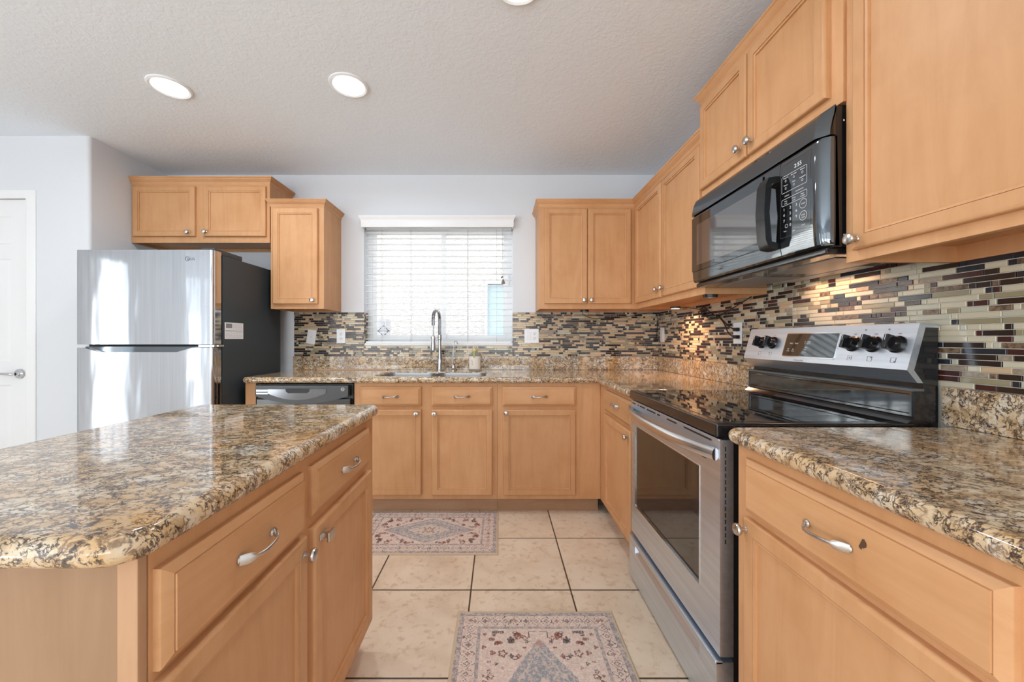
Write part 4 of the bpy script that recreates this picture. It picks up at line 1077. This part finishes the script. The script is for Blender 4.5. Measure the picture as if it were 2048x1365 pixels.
plate('rocker', 'white switch plate on the right mosaic wall next to the corner', (XR - .0121, 3.045, 1.200), 'x', name='switch_plate')
plate('outlet', 'white outlet with two black plugs on the right wall left of the range', (XR - .0121, 2.083, 1.198), 'x')

def puck(label, x, y, z, lit=False, r=.033, h=.014):
    t_ = thing('puck_light', label, 'light', (x, y, z), 0)
    mb = MB(); mb.lathe([(0, 0), (r * .86, 0), (r * .88, .001), (r * .97, .001), (r, .003), (r, h), (0, h)], Matrix.Translation((0, 0, -h)), 28)
    obj('housing', mb, mat('bronze_puck', (.06, .045, .035), .35) if lit else BLACKP, t_)
    mb = MB(); mb.lathe([(0, 0), (r * .80, 0), (r * .80, .0015), (0, .0015)], Matrix.Translation((0, 0, -h - .0013)), 24)
    obj('lens', mb, LAMPWARM if lit else FILT, t_)
    if lit: area_light('puck_glow', (x, y, z - h - .004), (0, 0, 0), r * 1.5, 0, 2.0, (1, .60, .34), disk=True, spread=150)
    return t_
puck('lit warm puck light under the corner of the right wall cabinet', 1.180, 2.56, 1.384, True)
puck('unlit black puck light under the near end of the right wall cabinet, by the microwave', 1.05, 1.835 + .065, 1.3855)
puck('small black puck light under the back wall cabinet right of the window', .655, 2.93, 1.389)
def cord(name, label, pts, r=.0032, n=8, smooth=4):
    P = [Vector(p) for p in pts]; out = []
    for i in range(len(P) - 1):
        p0, p1, p2, p3 = P[max(i - 1, 0)], P[i], P[i + 1], P[min(i + 2, len(P) - 1)]
        for k in range(smooth):
            t_ = k / smooth; out.append(.5 * ((2 * p1) + (p2 - p0) * t_ + (2 * p0 - 5 * p1 + 4 * p2 - p3) * t_ * t_ + (3 * p1 - p0 - 3 * p2 + p3) * t_ ** 3))
    out.append(P[-1]); mb = MB(); mb.tube(out, r, n); 
    return mb
xw = XR - .0165
bundle = cord('', '', [(xw - .03, 1.925, 1.379), (xw - .020, 2.06, 1.345), (xw - .012, 2.20, 1.312), (xw - .006, 2.26, 1.300)])
for pts in ([(xw - .01, 2.42, 1.378), (xw - .012, 2.36, 1.345), (xw - .012, 2.29, 1.312), (xw - .012, 2.24, 1.298)],
            [(xw - .005, 2.42, 1.378), (xw - .005, 2.45, 1.345), (xw - .006, 2.40, 1.315), (xw - .006, 2.34, 1.290), (xw - .008, 2.25, 1.292)],
            [(xw - .01, 2.47, 1.342), (xw - .012, 2.42, 1.348), (xw - .012, 2.37, 1.345), (xw - .016, 2.40, 1.330), (xw - .010, 2.46, 1.325), (xw - .010, 2.47, 1.342)],
            [(xw - .01, 2.46, 1.33), (xw - .010, 2.42, 1.32), (xw - .010, 2.33, 1.312), (xw - .008, 2.24, 1.305)],
            [(xw - .01, 2.38, 1.285), (xw - .012, 2.32, 1.288), (xw - .010, 2.26, 1.292)],
            [(xw - .02, 2.245, 1.312), (xw - .016, 2.225, 1.298), (xw - .016, 2.245, 1.286), (xw - .010, 2.265, 1.298), (xw - .02, 2.245, 1.312)]):
    b2 = cord('', '', pts); me = bpy.data.meshes.new('x'); b2.bm.to_mesh(me); b2.bm.free(); bundle.add_mesh(me)
cd = thing('power_cords', 'tangled black power cords running from under the cabinet to the outlet plugs', 'cord', (xw - .01, 2.2, 1.3))
obj('bundle', bundle, RUBBER, cd, world=True)
for k, (z_, dx) in enumerate(((1.218, 0), (1.178, .0))):
    mb = cord('', '', [(xw - .006, 2.25, 1.298), (xw - .012, 2.19, 1.268 - k * .008), (xw - .026, 2.12, z_ + .020), (xw - .022, 2.084, z_ + .002)]); obj('lead', mb, RUBBER, cd, world=True)
    mb = MB(); mb.box(xw - .024, xw - .0035, 2.056, 2.088, z_ - .0095, z_ + .0095, .003); obj('plug', mb, RUBBER, cd, world=True)
mb = cord('', '', [(1.148, 2.555, 1.379), (1.22, 2.545, 1.379), (xw - .02, 2.50, 1.366), (xw - .008, 2.45, 1.352)], .0022)
solo('light_cord', mb, RUBBER, 'thin black cord from the lit puck light to the cord tangle', 'cord', (1.2, 2.5, 1.37))
yc_ = YB - .018
mb = cord('', '', [(.655, 2.96, 1.384), (.68, yc_ - .03, 1.365), (.76, yc_, 1.338), (.90, yc_, 1.335), (1.05, yc_, 1.352), (1.18, yc_, 1.374), (1.255, yc_, 1.378), (1.290, yc_ - .004, 1.355), (1.292, yc_ - .004, 1.28), (1.286, yc_, 1.19), (1.280, yc_, 1.170)], .0024)
mb.box(1.262, 1.296, yc_ - .012, yc_ + .004, 1.150, 1.172, .003)
solo('light_cord', mb, RUBBER, 'thin black cord drooping under the back cabinet and down the corner', 'cord', (1.0, yc_, 1.3))

# ------------------------------------------------------------------ ceiling lights
def can(label, x, y, on=True):
    t_ = thing('ceiling_light', label, 'light', (x, y, ZC), 0, 'recessed ceiling lights')
    mb = MB(); mb.lathe([(.100, 0), (.099, -.006), (.090, -.010), (.080, -.006), (.080, 0)], None, 40); obj('trim_ring', mb, WHITE, t_)
    mb = MB(); mb.lathe([(0, -.004), (.080, -.004), (.080, -.001), (0, -.001)], None, 36); obj('diffuser', mb, LAMPW, t_)
    area_light('downlight', (x, y, ZC - .012), (0, 0, 0), .15, 0, 5.5, (.90, .95, 1), disk=True, spread=170)
can('round recessed ceiling light on the left, above the refrigerator side', -1.760, 2.045)
can('round recessed ceiling light right of the other, above the island side', -.797, 2.03)
can('round recessed ceiling light cut off by the top edge above the floor rugs', .075, 1.445)

# ------------------------------------------------------------------ rugs
def rug_colors(nx, ny, W, H, seed):
    rng = np.random.default_rng(seed)
    x = (np.arange(nx) + .5) / nx * W - W / 2; y = (np.arange(ny) + .5) / ny * H - H / 2
    X, Y = np.meshgrid(x, y); AX, AY = np.abs(X), np.abs(Y)
    def blur(a, k):
        for _ in range(k): a = (a + np.roll(a, 1, 0) + np.roll(a, -1, 0) + np.roll(a, 1, 1) + np.roll(a, -1, 1)) / 5
        return a
    def nz(k): a = blur(rng.random(X.shape), k); a -= a.mean(); return a / a.std()
    n1, n2, n3 = nz(1), nz(5), nz(60)
    pink = np.array([.70, .545, .475]); cream = np.array([.70, .59, .49]); grey = np.array([.25, .235, .245]); blue = np.array([.30, .31, .33]); dark = np.array([.07, .05, .055]); rust = np.array([.22, .07, .045]); tan = np.array([.60, .47, .33])
    C = np.empty(X.shape + (3,)); C[:] = pink
    f = np.clip(.5 + .4 * n3, 0, 1)[..., None]; C = C * (1 - f) + (cream * .5 + pink * .5) * f
    C *= (1 + .07 * n1 + .03 * n2)[..., None]
    put_late = None
    def put(mask, col, a=1.0):
        a = np.asarray(mask, float) * a; C[:] = C * (1 - a[..., None]) + col * a[..., None]
    D = np.minimum(W / 2 - AX, H / 2 - AY)                 # distance to the rim
    worn = np.clip(.62 + .34 * n1 + .25 * n2, 0, 1)
    put((D > .012) & (D < .030), grey, worn * .9)
    put((D > .088) & (D < .102), grey, worn * .85)
    # border lattice
    B = (D > .030) & (D < .088)
    s = np.where(W / 2 - AX < H / 2 - AY, Y, X); mid = D - .059
    P = .084; tri = np.abs(((s / P) % 1) - .5) * 2
    wob = .004 * n2
    put(B & (np.abs(mid + wob - (tri - .5) * .056) < .0016), dark, .85); put(B & (np.abs(mid + wob + (tri - .5) * .056) < .0016), dark, .8)
    def blob(cx, cy, r, col, a=.85, ring=False, band=None, pet=0):
        dx, dy = X - cx, Y - cy; rr = np.hypot(dx, dy); th = np.arctan2(dy, dx)
        R_ = r * (1 + .28 * np.cos(pet * th)) if pet else r
        mk = (np.abs(rr - R_ * .75) < r * .25) if ring else (rr < R_)
        put(mk & (n1 > -1.1), col, a)
    ns = int(W / P) + 2
    for sg in (-1, 1):
        for k in range(-ns, ns + 1):
            cx = (k + .25 * 0) * P
            if abs(cx) < W / 2 - .045:
                for q in (0, .5):
                    c_ = cx + q * P
                    if abs(c_) < W / 2 - .045: blob(c_, sg * (H / 2 - .059), .010 if q else .0085, rust if (k % 2 and not q) else dark, .7, ring=(k % 2 == 0), pet=4)
        nh_ = int(H / P) + 2
        for k in range(-nh_, nh_ + 1):
            for q in (0, .5):
                c_ = (k + q) * P
                if abs(c_) < H / 2 - .045: blob(sg * (W / 2 - .059), c_, .010 if q else .0085, rust if (k % 2 and not q) else dark, .65, ring=(k % 2 == 0), pet=4)
    # central medallion
    iw, ih = W / 2 - .102, H / 2 - .102
    Y2 = AY / ih; X2 = AX / iw
    step = .04 * np.round(n2 * .5)
    med = (X2 * .98 + Y2 * 1.06 + .012 * n2 < .93) & (D > .104)
    put(med, blue, np.clip(.66 + .38 * n1 + .28 * n2, .0, 1))
    inner = (X2 * 1.5 + Y2 * 1.55 + .02 * n2 < .66)
    put(inner, cream, np.clip(.7 + .2 * n1, 0, 1))
    put(med & (np.abs(X2 * .98 + Y2 * 1.06 - .78 + .01 * n2) < .012), cream, .6)
    rs = np.random.default_rng(seed + 5)
    for k in range(70):
        cx = rs.uniform(.02, iw * .95); cy = rs.uniform(.0, ih * .97); v = cx / iw * .98 + cy / ih * 1.06
        if v > 1.02 and cx < iw - .012 and cy < ih - .014:
            col = rust if rs.random() < .45 else dark; r = rs.uniform(.005, .012); rg_ = rs.random() < .35; p_ = rs.integers(2, 6)
            for a in (-1, 1):
                for b in (-1, 1): blob(a * cx, b * cy, r, col, .8, ring=rg_, pet=p_)
        elif v < .86:
            r = rs.uniform(.003, .007); col = cream if v > .5 else (rust if rs.random() < .5 else dark)
            for a in (-1, 1):
                for b in (-1, 1): blob(a * cx, b * cy, r, col, .6, pet=4)
    for b in (-1, 1):
        blob(0, b * ih * .80, .013, np.array([.55, .25, .16]), .7, pet=5)
        for a in (-1, 1):
            put((np.abs(X - a * .036) < .0015) & (np.abs(Y - b * ih * .92) < .016), dark, .8)
            put((np.abs(Y - b * (ih * .97)) < .0015) & (np.abs(X - a * .022) < .015), rust, .8)
            blob(a * .075, b * ih * .90, .015, rust, .85, pet=3); blob(a * .108, b * ih * .86, .012, dark, .85, pet=4); blob(a * .140, b * ih * .68, .016, rust * .7, .8, ring=True, pet=5)
    blob(0, 0, .03, rust, .6, ring=True, pet=6)
    put(D < .011, tan, 1.0)
    return np.clip(C, .01, 1)
RUGM = mat('rug_fabric', (.6, .5, .45), .95, spec=.1); t = NT(RUGM)
at_ = t.n('ShaderNodeVertexColor'); at_.layer_name = 'pattern'
n_ = t.noise(t.coord(), 420, 2); t.color(t.mix(.25, at_.outputs['Color'], t.ramp(n_.outputs['Fac'], [(.3, G(.72)), (.7, G(1.25))]), 'MULTIPLY')); t.bump(n_.outputs['Fac'], .35, .002)
def rug(label, cx, cy, rz, W, H, seed, st=.0022):
    nx, ny = int(W / st), int(H / st); th = .006
    C = rug_colors(nx, ny, W, H, seed)
    gx = np.linspace(-W / 2, W / 2, nx + 1); gy = np.linspace(-H / 2, H / 2, ny + 1)
    XX, YY = np.meshgrid(gx, gy); ed = np.minimum(W / 2 - np.abs(XX), H / 2 - np.abs(YY))
    ZZ = th - .003 * np.exp(-ed / .002)
    co = np.stack([XX, YY, ZZ], -1).reshape(-1, 3)
    i = np.arange(nx * ny); r = i // nx; c = i % nx; a = r * (nx + 1) + c
    F = np.stack([a, a + 1, a + nx + 2, a + nx + 1], -1)
    # skirt down to the floor
    b = len(co); cs = np.array([(-W / 2, -H / 2, 0), (W / 2, -H / 2, 0), (W / 2, H / 2, 0), (-W / 2, H / 2, 0)])
    co = np.concatenate([co, cs]); tl = [0, nx, (nx + 1) * (ny + 1) - 1, (nx + 1) * ny]
    SK = np.array([(tl[k], b + k, b + (k + 1) % 4, tl[(k + 1) % 4]) for k in range(4)] + [(b, b + 3, b + 2, b + 1)])
    Fa = np.concatenate([F, SK]); me = bpy.data.meshes.new('rug')
    me.vertices.add(len(co)); me.vertices.foreach_set('co', co.ravel())
    me.loops.add(len(Fa) * 4); me.loops.foreach_set('vertex_index', Fa.ravel().astype(np.int32))
    me.polygons.add(len(Fa)); me.polygons.foreach_set('loop_start', np.arange(len(Fa), dtype=np.int32) * 4)
    me.update(calc_edges=True)
    ca = me.color_attributes.new('pattern', 'FLOAT_COLOR', 'CORNER')
    col = np.ones((len(Fa), 4, 4)); col[:nx * ny, :, :3] = C.reshape(-1, 3)[:, None, :]; col[nx * ny:, :, :3] = (.60, .47, .33)
    ca.data.foreach_set('color', col.ravel().astype(np.float32))
    me.materials.append(RUGM)
    o = bpy.data.objects.new('rug', me); COL.objects.link(o); o.location = (cx, cy, .0005); o.rotation_euler = (0, 0, math.radians(rz))
    return tag(o, label, 'rug')
rug('small pink and grey patterned rug in front of the sink cabinet', -.425, 2.322, 90, .52, .84, 5)
rug('larger pink and grey patterned rug on the tiles beside the range', .153, 1.155, 0, .655, .95, 5)
